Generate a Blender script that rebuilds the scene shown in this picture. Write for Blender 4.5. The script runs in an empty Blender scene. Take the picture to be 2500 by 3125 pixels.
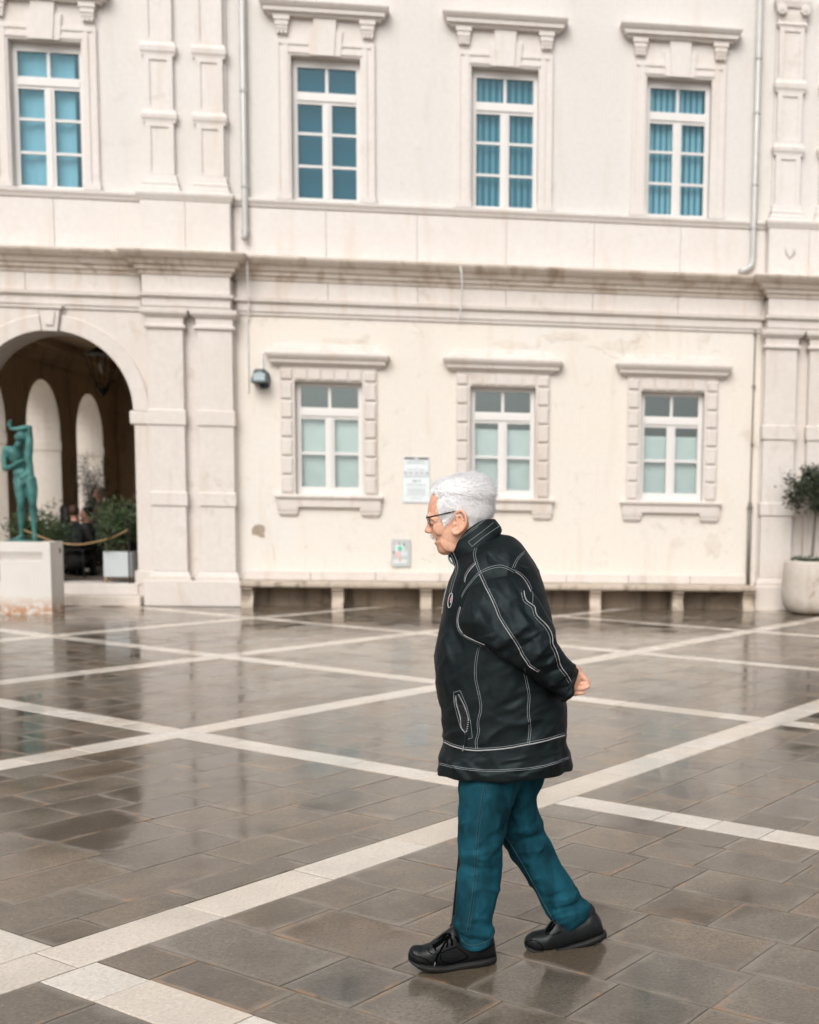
import bpy, bmesh, math, random
import numpy as np
from mathutils import Vector, Matrix, noise
from mathutils.bvhtree import BVHTree
random.seed(7)
S = bpy.context.scene
COL = S.collection
R = math.radians

# ------------------------------------------------------------------ camera
# world frame: x along the facade, y into the building (facade wall plane y = 0), z up
F_PX, PX, PY = 3687.0, 1891.9, 1941.4            # focal length / principal point on a 2500 x 3125 sheet
PITCH, ROLL, YAW = R(6.1334), R(1.0037), R(6.774)
CAM = Vector((-2.2447, -18.8973, 1.6))
cp, sp, cr, sr, cy, sy = math.cos(PITCH), math.sin(PITCH), math.cos(ROLL), math.sin(ROLL), math.cos(YAW), math.sin(YAW)
def plan(v): return Vector((cy*v[0] + sy*v[1], -sy*v[0] + cy*v[1], v[2]))
RIGHT0, UP0, FWD = plan((1, 0, 0)), plan((0, sp, cp)), plan((0, cp, -sp))
RIGHT = cr*RIGHT0 + sr*UP0
UP = -sr*RIGHT0 + cr*UP0
cam = bpy.data.cameras.new('camera'); camo = bpy.data.objects.new('camera', cam); COL.objects.link(camo)
camo.matrix_world = Matrix.Translation(CAM) @ Matrix((RIGHT, UP, -FWD)).transposed().to_4x4()
cam.sensor_fit = 'AUTO'; cam.sensor_width = 36.0
cam.lens = F_PX/3125*36
cam.shift_x = (1250-PX)/3125; cam.shift_y = (PY-1562.5)/3125
cam.clip_end = 500; cam.clip_start = 0.1
cam.dof.use_dof = True; cam.dof.focus_distance = 4.15; cam.dof.aperture_fstop = 3.0
S.camera = camo

# ------------------------------------------------------------------ sky, sun, exposure
W = bpy.data.worlds.new('World'); S.world = W; W.use_nodes = True
nt = W.node_tree
bg = nt.nodes['Background']
sky = nt.nodes.new('ShaderNodeTexSky'); sky.sky_type = 'NISHITA'; sky.sun_disc = False
SUN_EL, SUN_AZ = R(42), R(195)
sky.sun_elevation = SUN_EL; sky.sun_rotation = SUN_AZ
sky.air_density = 1.0; sky.dust_density = 4.0; sky.ozone_density = 1.0
hs = nt.nodes.new('ShaderNodeHueSaturation'); hs.inputs['Saturation'].default_value = 0.22
nt.links.new(sky.outputs['Color'], hs.inputs['Color'])
nt.links.new(hs.outputs['Color'], bg.inputs['Color'])
bg.inputs['Strength'].default_value = 0.13
sun = bpy.data.lights.new('sun', 'SUN'); suno = bpy.data.objects.new('sun', sun); COL.objects.link(suno)
sun.energy = 1.3; sun.angle = R(40); sun.color = (1.0, 0.95, 0.89)
sd = Vector((math.sin(SUN_AZ)*math.cos(SUN_EL), math.cos(SUN_AZ)*math.cos(SUN_EL), math.sin(SUN_EL)))
suno.rotation_euler = sd.to_track_quat('Z', 'Y').to_euler()
suno.location = (0, -20, 30)
S.view_settings.view_transform = 'Standard'; S.view_settings.look = 'None'
S.view_settings.gamma = 1.0; S.view_settings.exposure = 0.24
S.cycles.max_bounces = 5; S.cycles.diffuse_bounces = 3; S.cycles.glossy_bounces = 2; S.cycles.transparent_max_bounces = 6; S.cycles.caustics_reflective = False
S.cycles.use_adaptive_sampling = True; S.cycles.adaptive_threshold = 0.03; S.cycles.adaptive_min_samples = 10
S.cycles.use_denoising = True

# ------------------------------------------------------------------ helpers
def ray(x, y):
    a = (x-PX)/F_PX; b = -(y-PY)/F_PX
    return RIGHT*a + UP*b + FWD
def at(x, y, Y):
    d = ray(x, y); return CAM + d*((Y-CAM.y)/d.y)
def lerp(a, b, t): return a + (b-a)*t

def tag(o, label=None, cat=None, group=None, kind=None):
    if label: o['label'] = label
    if cat: o['category'] = cat
    if group: o['group'] = group
    if kind: o['kind'] = kind
    return o
WL = {}
def empty(name, loc, label=None, cat=None, group=None):
    o = bpy.data.objects.new(name, None); COL.objects.link(o); o.location = loc
    o.empty_display_size = 0.2
    WL[o.name] = Vector(loc); return tag(o, label, cat, group)

class MB:
    def __init__(s): s.v = []; s.f = []; s.uv = None; s.rnd = None
    def add(s, vs, fs):
        n = len(s.v); s.v += [tuple(p) for p in vs]; s.f += [tuple(i+n for i in f) for f in fs]; return s
    def box(s, x0, x1, y0, y1, z0, z1, b=0.0):
        if b <= 0:
            vs = [(x, y, z) for z in (z0, z1) for (x, y) in ((x0, y0), (x1, y0), (x1, y1), (x0, y1))]
            return s.add(vs, [(3, 2, 1, 0), (4, 5, 6, 7), (0, 1, 5, 4), (1, 2, 6, 5), (2, 3, 7, 6), (3, 0, 4, 7)])
        r = []
        for (z, i) in ((z0, b), (z0+b, 0), (z1-b, 0), (z1, b)):
            xa, xb, ya, yb = x0+i, x1-i, y0+i, y1-i
            r.append([(xa+b*(i == 0), ya, z), (xb-b*(i == 0), ya, z), (xb, ya+b*(i == 0), z), (xb, yb-b*(i == 0), z),
                      (xb-b*(i == 0), yb, z), (xa+b*(i == 0), yb, z), (xa, yb-b*(i == 0), z), (xa, ya+b*(i == 0), z)])
        return s.loft(r)
    def levels(s, x0, x1, yb, lv, back=0.0):
        """stack of plan rectangles: lv = [(z, projection)], returning to the wall at both ends"""
        r = []
        for z, p in lv: r.append([(x0-p, yb-p, z), (x1+p, yb-p, z), (x1+p, yb+back, z), (x0-p, yb+back, z)])
        return s.loft(r)
    def levels4(s, x0, x1, y0, y1, lv):
        return s.loft([[(x0-p, y0-p, z), (x1+p, y0-p, z), (x1+p, y1+p, z), (x0-p, y1+p, z)] for z, p in lv])
    def loft(s, rings, caps=True, closed=True):
        n = len(rings[0]); base = len(s.v)
        for r in rings: s.v += [tuple(p) for p in r]
        m = n if closed else n-1
        for i in range(len(rings)-1):
            a, b = base+i*n, base+(i+1)*n
            for j in range(m):
                k = (j+1) % n
                s.f.append((a+j, a+k, b+k, b+j))
        if caps and closed:
            s.f.append(tuple(base+j for j in reversed(range(n))))
            e = base+(len(rings)-1)*n
            s.f.append(tuple(e+j for j in range(n)))
        return s
    def tube(s, pts, rad, n=8, caps=True, flat=1.0, up=None):
        pts = [Vector(p) for p in pts]
        rr = rad if hasattr(rad, '__len__') else [rad]*len(pts)
        rings = []; nrm = None
        for i, p in enumerate(pts):
            t = (pts[min(i+1, len(pts)-1)]-pts[max(i-1, 0)])
            if t.length < 1e-9: t = Vector((0, 0, 1))
            t.normalize()
            if nrm is None:
                u = Vector(up) if up else (Vector((0, 0, 1)) if abs(t.z) < 0.9 else Vector((1, 0, 0)))
                nrm = (u - t*u.dot(t)).normalized()
            else:
                nrm = nrm - t*nrm.dot(t)
                nrm = nrm.normalized() if nrm.length > 1e-6 else t.orthogonal().normalized()
            bn = t.cross(nrm)
            rings.append([p + (nrm*math.cos(2*math.pi*j/n) + bn*math.sin(2*math.pi*j/n)*flat)*rr[i] for j in range(n)])
        return s.loft(rings, caps)
    def capsule(s, pts, rad, n=12):
        """tube with rounded ends and smooth interpolated radii"""
        P, Q = catmull([Vector(p) for p in pts], rad, 5)
        d0 = (P[0]-P[1]).normalized(); d1 = (P[-1]-P[-2]).normalized()
        pre = [(P[0]+d0*Q[0]*c, Q[0]*math.sqrt(max(0.02, 1-c*c))) for c in (0.97, 0.7, 0.35)]
        post = [(P[-1]+d1*Q[-1]*c, Q[-1]*math.sqrt(max(0.02, 1-c*c))) for c in (0.35, 0.7, 0.97)]
        allp = pre + list(zip(P, Q)) + post
        return s.tube([a for a, _ in allp], [b for _, b in allp], n)
    def ellipsoid(s, c, r, n=16, m=10, rot=None):
        rings = []
        for i in range(1, m):
            t = math.pi*i/m
            ring = []
            for j in range(n):
                a = 2*math.pi*j/n
                p = Vector((r[0]*math.sin(t)*math.cos(a), r[1]*math.sin(t)*math.sin(a), -r[2]*math.cos(t)))
                if rot: p = rot @ p
                ring.append(Vector(c)+p)
            rings.append(ring)
        return s.loft(rings)
    def lathe(s, c, prof, n=24):
        return s.loft([[(c[0]+r*math.cos(2*math.pi*j/n), c[1]+r*math.sin(2*math.pi*j/n), c[2]+z) for j in range(n)] for r, z in prof])
    def prism(s, poly, axis, a, b):
        """2-D polygon extruded along axis ('x': (y,z), 'y': (x,z), 'z': (x,y))"""
        def P(u, v, w): return {'x': (w, u, v), 'y': (u, w, v), 'z': (u, v, w)}[axis]
        return s.loft([[P(u, v, a) for u, v in poly], [P(u, v, b) for u, v in poly]])
    def mesh(s, name, smooth=False):
        me = bpy.data.meshes.new(name)
        me.from_pydata(s.v, [], s.f)
        bm = bmesh.new(); bm.from_mesh(me)
        bmesh.ops.recalc_face_normals(bm, faces=bm.faces)
        bm.to_mesh(me); bm.free()
        if smooth: me.polygons.foreach_set('use_smooth', [True]*len(me.polygons))
        return me
    def build(s, name, mat, parent=None, smooth=False, **kw):
        return link(name, s.mesh(name, smooth), mat, parent, **kw)

def link(name, me, mat, parent=None, **kw):
    n = len(me.vertices)
    co = np.empty(n*3, dtype=np.float32); me.vertices.foreach_get('co', co); co = co.reshape(-1, 3)
    lo, hi = co.min(0), co.max(0)
    c = Vector(((lo[0]+hi[0])/2, (lo[1]+hi[1])/2, lo[2]))
    co -= np.array(c, dtype=np.float32); me.vertices.foreach_set('co', co.ravel()); me.update()
    if mat: me.materials.append(mat)
    o = bpy.data.objects.new(name, me); COL.objects.link(o)
    WL[o.name] = c
    if parent: o.parent = parent; o.location = c - WL[parent.name]
    else: o.location = c
    return tag(o, **kw)

def catmull(P, Rr, k):
    out, ro = [], []
    n = len(P)
    for i in range(n-1):
        p0, p1, p2, p3 = P[max(i-1, 0)], P[i], P[i+1], P[min(i+2, n-1)]
        r0, r1, r2, r3 = Rr[max(i-1, 0)], Rr[i], Rr[i+1], Rr[min(i+2, n-1)]
        for j in range(k):
            t = j/k
            h = lambda a, b, c, d: 0.5*((2*b) + (c-a)*t + (2*a-5*b+4*c-d)*t*t + (3*b-a-3*c+d)*t*t*t)
            out.append(h(p0, p1, p2, p3)); ro.append(h(r0, r1, r2, r3))
    out.append(P[-1]); ro.append(Rr[-1])
    return out, ro

def remesh(mb, voxel, smooth_it=2, name='tmp', sm_factor=0.5):
    me = mb.mesh(name)
    o = bpy.data.objects.new(name, me); COL.objects.link(o)
    m = o.modifiers.new('r', 'REMESH'); m.mode = 'VOXEL'; m.voxel_size = voxel
    if smooth_it:
        k = o.modifiers.new('s', 'SMOOTH'); k.iterations = smooth_it; k.factor = sm_factor
    dg = bpy.context.evaluated_depsgraph_get(); dg.update()
    out = bpy.data.meshes.new_from_object(o.evaluated_get(dg))
    bpy.data.objects.remove(o); bpy.data.meshes.remove(me)
    out.name = name
    out.polygons.foreach_set('use_smooth', [True]*len(out.polygons))
    return out

# ------------------------------------------------------------------ materials
def newmat(name):
    m = bpy.data.materials.new(name); m.use_nodes = True
    return m, m.node_tree, m.node_tree.nodes['Principled BSDF']
def N(t, kind, **kw):
    n = t.nodes.new(kind)
    for k, v in kw.items():
        if k.startswith('i_'): n.inputs[k[2:].replace('_', ' ')].default_value = v
        else: setattr(n, k, v)
    return n
def ramp(t, src, stops):
    r = t.nodes.new('ShaderNodeValToRGB'); e = r.color_ramp.elements
    while len(e) < len(stops): e.new(0.5)
    for q, (p, c) in zip(e, stops): q.position = p; q.color = c if len(c) == 4 else (*c, 1)
    t.links.new(src, r.inputs[0]); return r.outputs[0]
def mix(t, fac, a, b, mode='MIX'):
    m = t.nodes.new('ShaderNodeMix'); m.data_type = 'RGBA'; m.blend_type = mode
    for sock, v in ((m.inputs[0], fac), (m.inputs[6], a), (m.inputs[7], b)):
        if hasattr(v, 'is_output'): t.links.new(v, sock)
        else: sock.default_value = v if not hasattr(v, '__len__') or len(v) == 4 else (*v, 1)
    return m.outputs[2]
def nz(t, vec, scale, detail=4, rough=0.55, dist=0.0):
    n = t.nodes.new('ShaderNodeTexNoise'); n.inputs['Scale'].default_value = scale
    n.inputs['Detail'].default_value = detail; n.inputs['Roughness'].default_value = rough; n.inputs['Distortion'].default_value = dist
    t.links.new(vec, n.inputs['Vector']); return n.outputs['Fac']
def vscale(t, vec, sc):
    m = t.nodes.new('ShaderNodeMapping'); m.inputs['Scale'].default_value = sc; t.links.new(vec, m.inputs['Vector']); return m.outputs[0]
def pos(t): return t.nodes.new('ShaderNodeNewGeometry').outputs['Position']
def bump(t, p, h, strength, dist=0.01):
    b = t.nodes.new('ShaderNodeBump'); b.inputs['Strength'].default_value = strength; b.inputs['Distance'].default_value = dist
    t.links.new(h, b.inputs['Height']); t.links.new(b.outputs[0], p.inputs['Normal']); return b
def simple(name, c, rough=0.6, metal=0.0, var=0.15, scale=8.0, bmp=0.0, spec=0.5, bscale=None):
    m, t, p = newmat(name)
    v = pos(t); n = nz(t, v, scale)
    col = mix(t, n, tuple(x*(1-var) for x in c), tuple(min(1, x*(1+var)) for x in c))
    t.links.new(col, p.inputs['Base Color'])
    p.inputs['Roughness'].default_value = rough; p.inputs['Metallic'].default_value = metal; p.inputs['Specular IOR Level'].default_value = spec
    if bmp: bump(t, p, nz(t, v, bscale or scale*5), bmp, 0.004)
    return m
def stone(name, c, c2, stain=(0.42, 0.30, 0.20), stain_amt=0.5, scale=0.7, rough=0.8, bmp=0.0, streak=0.35, thr=0.56):
    """weathered limestone / plaster: broad mottling, vertical run-off streaks and shaped rusty or grey stains"""
    m, t, p = newmat(name)
    v = pos(t)
    col = mix(t, ramp(t, nz(t, v, scale, 3, 0.6), [(0.35, (0, 0, 0)), (0.7, (1, 1, 1))]), c, c2)
    fine = nz(t, v, 14, 2)
    col = mix(t, ramp(t, fine, [(0.3, (0.35, 0.35, 0.35)), (0.75, (0, 0, 0))]), col, tuple(x*0.86 for x in c2))
    st = nz(t, vscale(t, v, (3.2, 3.2, 0.5)), 1.3, 2, 0.6, 0.3)
    stm = ramp(t, st, [(thr, (0, 0, 0)), (thr+0.16, (streak, streak, streak))])
    col = mix(t, stm, col, stain)
    sp_ = nz(t, v, 2.1, 4, 0.7, 0.5)
    spm = ramp(t, sp_, [(0.60, (0, 0, 0)), (0.70, (stain_amt, stain_amt, stain_amt))])
    col = mix(t, spm, col, tuple(x*0.75 for x in stain))
    t.links.new(col, p.inputs['Base Color']); p.inputs['Roughness'].default_value = rough
    p.inputs['Specular IOR Level'].default_value = 0.25
    if bmp: bump(t, p, nz(t, v, 60, 4), bmp, 0.003)
    return m

M = {}
M['plaster_up'] = stone('plaster_upper', (0.735, 0.705, 0.675), (0.71, 0.675, 0.64), (0.60, 0.54, 0.47), 0.16, streak=0.24, thr=0.54)
M['plaster_lo'] = stone('plaster_lower', (0.78, 0.71, 0.625), (0.75, 0.715, 0.665), (0.64, 0.52, 0.41), 0.34, scale=0.5, streak=0.28)
M['stone'] = stone('pale_stone', (0.72, 0.67, 0.63), (0.66, 0.60, 0.55), (0.52, 0.40, 0.30), 0.30)
M['stone_up'] = stone('pale_stone_upper', (0.765, 0.725, 0.695), (0.735, 0.68, 0.635), (0.60, 0.48, 0.38), 0.2, streak=0.25)
M['stone_dirty'] = stone('weathered_stone', (0.70, 0.63, 0.565), (0.62, 0.54, 0.46), (0.36, 0.25, 0.165), 0.6, scale=1.1, streak=0.55, thr=0.53)
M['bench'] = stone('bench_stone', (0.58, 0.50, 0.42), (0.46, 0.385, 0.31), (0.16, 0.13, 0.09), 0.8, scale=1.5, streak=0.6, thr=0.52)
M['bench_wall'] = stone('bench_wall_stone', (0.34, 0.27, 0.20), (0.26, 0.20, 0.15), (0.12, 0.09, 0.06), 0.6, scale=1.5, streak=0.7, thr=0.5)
M['loggia'] = stone('loggia_plaster', (0.80, 0.62, 0.43), (0.74, 0.57, 0.40), (0.25, 0.18, 0.12), 0.2)
M['loggia_pale'] = stone('loggia_pale_stone', (0.82, 0.76, 0.69), (0.78, 0.71, 0.63), (0.60, 0.50, 0.40), 0.3)
M['loggia_floor'] = stone('loggia_floor_stone', (0.34, 0.29, 0.24), (0.28, 0.23, 0.19), (0.15, 0.13, 0.11), 0.4, rough=0.35)
M['frame'] = simple('white_window_frame', (0.72, 0.70, 0.68), 0.45, var=0.04)
M['pipe'] = simple('grey_zinc_pipe', (0.52, 0.52, 0.50), 0.45, 0.2, 0.1, 3)
M['pipe_dark'] = simple('dark_steel_pipe', (0.20, 0.18, 0.16), 0.5, 0.3, 0.2, 3)
M['lamp'] = simple('verdigris_metal', (0.09, 0.11, 0.115), 0.45, 0.5, 0.3, 12)
M['iron'] = simple('black_iron', (0.02, 0.018, 0.016), 0.5, 0.4)
M['patch'] = simple('bare_render', (0.36, 0.29, 0.22), 0.9, var=0.25, scale=15, bmp=0.6)
M['cable'] = simple('white_cable', (0.75, 0.74, 0.72), 0.5)
M['roof'] = simple('roof_tiles', (0.35, 0.14, 0.08), 0.8)

def glassmat(name, tint, refl, rough=0.02, base=0.07):
    m, t, p = newmat(name); t.nodes.remove(p)
    out = t.nodes['Material Output']
    tr = N(t, 'ShaderNodeBsdfTransparent'); tr.inputs[0].default_value = (*tint, 1)
    gl = N(t, 'ShaderNodeBsdfGlossy'); gl.inputs[0].default_value = (*refl, 1); gl.inputs['Roughness'].default_value = rough
    b = N(t, 'ShaderNodeBump'); b.inputs['Strength'].default_value = 0.08; b.inputs['Distance'].default_value = 0.02
    t.links.new(nz(t, pos(t), 1.6, 2), b.inputs['Height']); t.links.new(b.outputs[0], gl.inputs['Normal'])
    lw = N(t, 'ShaderNodeLayerWeight'); lw.inputs[0].default_value = 0.5
    pw = N(t, 'ShaderNodeMath', operation='POWER'); t.links.new(lw.outputs['Facing'], pw.inputs[0]); pw.inputs[1].default_value = 4.0
    fr = N(t, 'ShaderNodeMath', operation='MULTIPLY_ADD'); t.links.new(pw.outputs[0], fr.inputs[0]); fr.inputs[1].default_value = 0.8; fr.inputs[2].default_value = base
    mx = N(t, 'ShaderNodeMixShader')
    t.links.new(fr.outputs[0], mx.inputs[0]); t.links.new(tr.outputs[0], mx.inputs[1]); t.links.new(gl.outputs[0], mx.inputs[2])
    t.links.new(mx.outputs[0], out.inputs[0]); return m
M['glass_up'] = glassmat('blue_tinted_glass', (0.74, 0.88, 0.92), (0.42, 0.66, 0.76), base=0.06)  # blue of the reflected sky is put into the glass colours
M['glass_lo'] = glassmat('pale_window_glass', (0.95, 0.98, 0.98), (0.80, 0.90, 0.90), base=0.10)
M['curtain_teal'] = simple('teal_curtain', (0.34, 0.44, 0.47), 0.9, var=0.06)
M['curtain_pale'] = simple('pale_blue_curtain', (0.60, 0.66, 0.67), 0.9, var=0.06)
M['curtain_mid'] = simple('blue_backing', (0.12, 0.21, 0.245), 0.9, var=0.1)
M['curtain_dark'] = simple('dark_blue_backing', (0.022, 0.085, 0.115), 0.9, var=0.1)  # reflected sky painted as a plain dark blue
M['blind'] = simple('grey_green_blind', (0.72, 0.79, 0.77), 0.8, var=0.05)
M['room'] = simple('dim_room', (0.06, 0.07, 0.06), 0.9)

# ================================================================== GROUND
TH = R(51.434)
NU = Vector((math.cos(TH), math.sin(TH))); NV = Vector((-math.sin(TH), math.cos(TH)))
C2 = Vector((CAM.x, CAM.y))
def uvw(u, v):
    p = C2 + NU*u + NV*v; return p.x, p.y
def wet_stone(name, cols, rough, coat_rough, edge_col=None, edge=0.5, rust=0.0, bumps=0.5, dark=0.55):
    m, t, p = newmat(name)
    v = pos(t)
    at_ = N(t, 'ShaderNodeAttribute', attribute_name='rnd'); rnd = at_.outputs['Fac']
    uvn = N(t, 'ShaderNodeUVMap', uv_map='slab')
    off = N(t, 'ShaderNodeVectorMath', operation='MULTIPLY_ADD')
    cmb = N(t, 'ShaderNodeCombineXYZ'); t.links.new(rnd, cmb.inputs[2])
    t.links.new(cmb.outputs[0], off.inputs[0]); off.inputs[1].default_value = (0, 0, 37.0); t.links.new(v, off.inputs[2])
    vv = off.outputs[0]
    base = ramp(t, rnd, [(i/(len(cols)-1), c) for i, c in enumerate(cols)])
    mot = nz(t, vv, 3.2, 4, 0.65, 0.4)
    col = mix(t, ramp(t, mot, [(0.3, (0, 0, 0)), (0.72, (0.8, 0.8, 0.8))]), base, tuple(x*max(.62, dark) for x in cols[0]))
    grain = nz(t, vv, 75, 3, 0.7)
    col = mix(t, ramp(t, grain, [(0.32, (0.75, 0.75, 0.75)), (0.52, (0, 0, 0))]), col, tuple(x*dark*.8 for x in cols[0]))
    col = mix(t, ramp(t, grain, [(0.60, (0, 0, 0)), (0.76, (0.6, 0.6, 0.6))]), col, tuple(min(1, x*1.9) for x in cols[1]))
    wetn = nz(t, vv, 1.1, 3, 0.6, 0.4)
    col = mix(t, ramp(t, wetn, [(0.36, (1, 1, 1)), (0.52, (0, 0, 0))]), col, (dark, dark, dark), 'MULTIPLY')
    if edge_col:
        sep = N(t, 'ShaderNodeSeparateXYZ'); t.links.new(uvn.outputs[0], sep.inputs[0])
        ds = []
        for a in (0, 1):
            q = N(t, 'ShaderNodeMath', operation='SUBTRACT'); t.links.new(sep.outputs[a], q.inputs[0]); q.inputs[1].default_value = 0.5
            w = N(t, 'ShaderNodeMath', operation='ABSOLUTE'); t.links.new(q.outputs[0], w.inputs[0]); ds.append(w.outputs[0])
        mxm = N(t, 'ShaderNodeMath', operation='MAXIMUM'); t.links.new(ds[0], mxm.inputs[0]); t.links.new(ds[1], mxm.inputs[1])
        ad = N(t, 'ShaderNodeMath', operation='MULTIPLY_ADD'); t.links.new(nz(t, vv, 5, 2), ad.inputs[0]); ad.inputs[1].default_value = 0.28; t.links.new(mxm.outputs[0], ad.inputs[2])
        em = ramp(t, ad.outputs[0], [(0.56, (0, 0, 0)), (0.66, (edge, edge, edge))])
        col = mix(t, em, col, edge_col)
    if rust:
        rm = ramp(t, nz(t, vv, 2.6, 3, 0.6, 0.8), [(0.57, (0, 0, 0)), (0.63, (rust, rust, rust))])
        rme = ramp(t, mxm.outputs[0], [(0.42, (0, 0, 0)), (0.47, (1, 1, 1))])
        col = mix(t, mix(t, 1.0, rm, rme, 'MULTIPLY'), col, (0.33, 0.18, 0.08))
    t.links.new(col, p.inputs['Base Color'])
    p.inputs['Roughness'].default_value = rough
    p.inputs['Specular IOR Level'].default_value = 0.4
    wr = N(t, 'ShaderNodeMapRange'); t.links.new(wetn, wr.inputs[0])
    wr.inputs[1].default_value = 0.35; wr.inputs[2].default_value = 0.68; wr.inputs[3].default_value = coat_rough[0]; wr.inputs[4].default_value = coat_rough[1]
    p.inputs['Coat Weight'].default_value = 1.0; p.inputs['Coat IOR'].default_value = 1.36
    t.links.new(wr.outputs[0], p.inputs['Coat Roughness'])
    ha = N(t, 'ShaderNodeMath', operation='MULTIPLY_ADD'); t.links.new(nz(t, vv, 22, 3, 0.65), ha.inputs[0]); ha.inputs[1].default_value = 0.5
    t.links.new(nz(t, vv, 160, 1), ha.inputs[2])
    bump(t, p, ha.outputs[0], bumps, 0.004)
    b2 = N(t, 'ShaderNodeBump'); b2.inputs['Strength'].default_value = 0.10; b2.inputs['Distance'].default_value = 0.004
    t.links.new(nz(t, vscale(t, vv, (1, 1, 1)), 14, 2, 0.6), b2.inputs['Height'])
    t.links.new(b2.outputs[0], p.inputs['Coat Normal'])
    return m
M['slab'] = wet_stone('wet_dark_slab', [(0.125, 0.094, 0.062), (0.20, 0.150, 0.10), (0.145, 0.125, 0.10), (0.235, 0.16, 0.095), (0.175, 0.150, 0.118)], 0.55, (0.05, 0.27), (0.27, 0.235, 0.195), 0.6, rust=0.5)
M['strip'] = wet_stone('wet_white_limestone', [(0.72, 0.65, 0.56), (0.82, 0.76, 0.68), (0.72, 0.60, 0.48), (0.79, 0.73, 0.66)], 0.5, (0.08, 0.35), None, 0, 0.0, 0.15, dark=0.86)
M['mortar'] = simple('wet_mortar', (0.085, 0.066, 0.05), 0.5, var=0.3, scale=20)

ground = MB().add([(-90, -90, -0.0045), (90, -90, -0.0045), (90, 90, -0.0045), (-90, 90, -0.0045)], [(0, 1, 2, 3)]).build('square_pavement', M['mortar'], kind='structure')
AV = [-2.33, 0.72, 3.78, 6.864, 9.953, 12.88, 15.95, 19.0, 22.0]          # white strips at constant v
BU = [-9.6, -6.6, -3.6, -0.6, 2.384, 5.36, 8.306, 11.327, 14.345, 17.35, 20.4]   # white strips at constant u
SWV, SWU = 0.125, 0.108
slabs, strips = [], []       # (u0,u1,v0,v1,rnd)
rg = random.Random(11)
def fill(u0, u1, v0, v1, along_u):
    a0, a1 = (v0, v1) if along_u else (u0, u1)
    b0, b1 = (u0, u1) if along_u else (v0, v1)
    p = a0; first = True
    while p < a1-0.02:
        w = (0.20 if first else 0.33)*rg.uniform(0.97, 1.03); first = False
        q = p+w
        if a1-q < 0.14: q = a1
        s = b0
        L = rg.uniform(0.15, 0.6)
        while s < b1-0.02:
            e = s+L
            if b1-e < 0.2: e = b1
            slabs.append((s, e, p, q, rg.random()) if along_u else (p, q, s, e, rg.random()))
            s = e; L = rg.uniform(0.30, 0.62)
        p = q
for i in range(len(AV)-1):
    for j in range(len(BU)-1):
        u0, u1, v0, v1 = BU[j]+SWU, BU[j+1]-SWU, AV[i]+SWV, AV[i+1]-SWV
        cx, cyy = uvw((u0+u1)/2, (v0+v1)/2)
        if cyy > 2.2 or cyy < -21 or cx < -20 or cx > 14: continue
        fill(u0, u1, v0, v1, (i+j) % 2 == 0)
for i, v in enumerate(AV):       # strips along u, running through
    u = BU[0]
    while u < BU[-1]:
        e = u+rg.choice((0.22, 0.4, 0.5, 0.58, 0.62))
        strips.append((u, e, v-SWV, v+SWV, rg.random())); u = e
for j, u in enumerate(BU):
    for i in range(len(AV)-1):
        v = AV[i]+SWV; top = AV[i+1]-SWV
        while v < top-0.02:
            e = v+rg.choice((0.3, 0.42, 0.5, 0.6))
            if top-e < 0.2: e = top
            strips.append((u-SWU, u+SWU, v, e, rg.random())); v = e
def slab_geo(mb, uvs, rn, s, z):
    u0, u1, v0, v1, r = s; g = 0.0032 if STRIP else rg.choice((0.0012, 0.0016, 0.003))
    t0, t1, t2 = (rg.uniform(-0.0007, 0.0007) for _ in range(3))
    def P(u, v, zz):
        x, y = uvw(u, v); return (x, y, zz)
    def zt(u, v): return z + t0 + t1*(u-u0)/(u1-u0) + t2*(v-v0)/(v1-v0)
    ring0 = [(u0+g, v0+g), (u1-g, v0+g), (u1-g, v1-g), (u0+g, v1-g)]
    b = 0.005
    ring1 = [(u0+g+b, v0+g+b), (u1-g-b, v0+g+b), (u1-g-b, v1-g-b), (u0+g+b, v1-g-b)]
    k = len(mb.v)
    mb.v += [P(u, v, -0.02) for u, v in ring0] + [P(u, v, zt(u, v)-0.0018) for u, v in ring0] + [P(u, v, zt(u, v)) for u, v in ring1]
    fs = []
    for L in (0, 4):
        for j in range(4): fs.append((k+L+j, k+L+(j+1) % 4, k+L+4+(j+1) % 4, k+L+4+j))
    fs.append((k+8, k+9, k+10, k+11))
    mb.f += fs
    for _ in fs: rn.append(r)
    uvr = {}
    for L in (0, 1, 2):
        for j, q in enumerate(((0, 0), (1, 0), (1, 1), (0, 1))): uvr[k+4*L+j] = q if L < 2 else (0.02+0.96*q[0], 0.02+0.96*q[1])
    uvs.update(uvr)
def slab_mesh(name, lst, z=0.0):
    global STRIP
    STRIP = 'white' in name
    mb = MB(); uvs = {}; rn = []
    for s in lst: slab_geo(mb, uvs, rn, s, z)
    me = bpy.data.meshes.new(name); me.from_pydata(mb.v, [], mb.f)
    uvl = me.uv_layers.new(name='slab')
    arr = np.array([uvs[l.vertex_index] for l in me.loops], dtype=np.float32).ravel()
    uvl.data.foreach_set('uv', arr)
    a = me.attributes.new('rnd', 'FLOAT', 'FACE'); a.data.foreach_set('value', rn)
    return me
def vis_size(s):
    x, y = uvw((s[0]+s[1])/2, (s[2]+s[3])/2)
    d = Vector((x, y, 0))-CAM
    f = d.dot(FWD)
    if f < 1.5: return -1
    px = PX+F_PX*d.dot(RIGHT)/f; py = PY-F_PX*d.dot(UP)/f
    if px < -260 or px > 2760 or py > 3500 or y > 0.1: return -1
    inside = 0 < px < 2500 and py < 3125
    return (s[1]-s[0])*(s[3]-s[2])/f**3*(1 if inside else 0.4)
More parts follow.
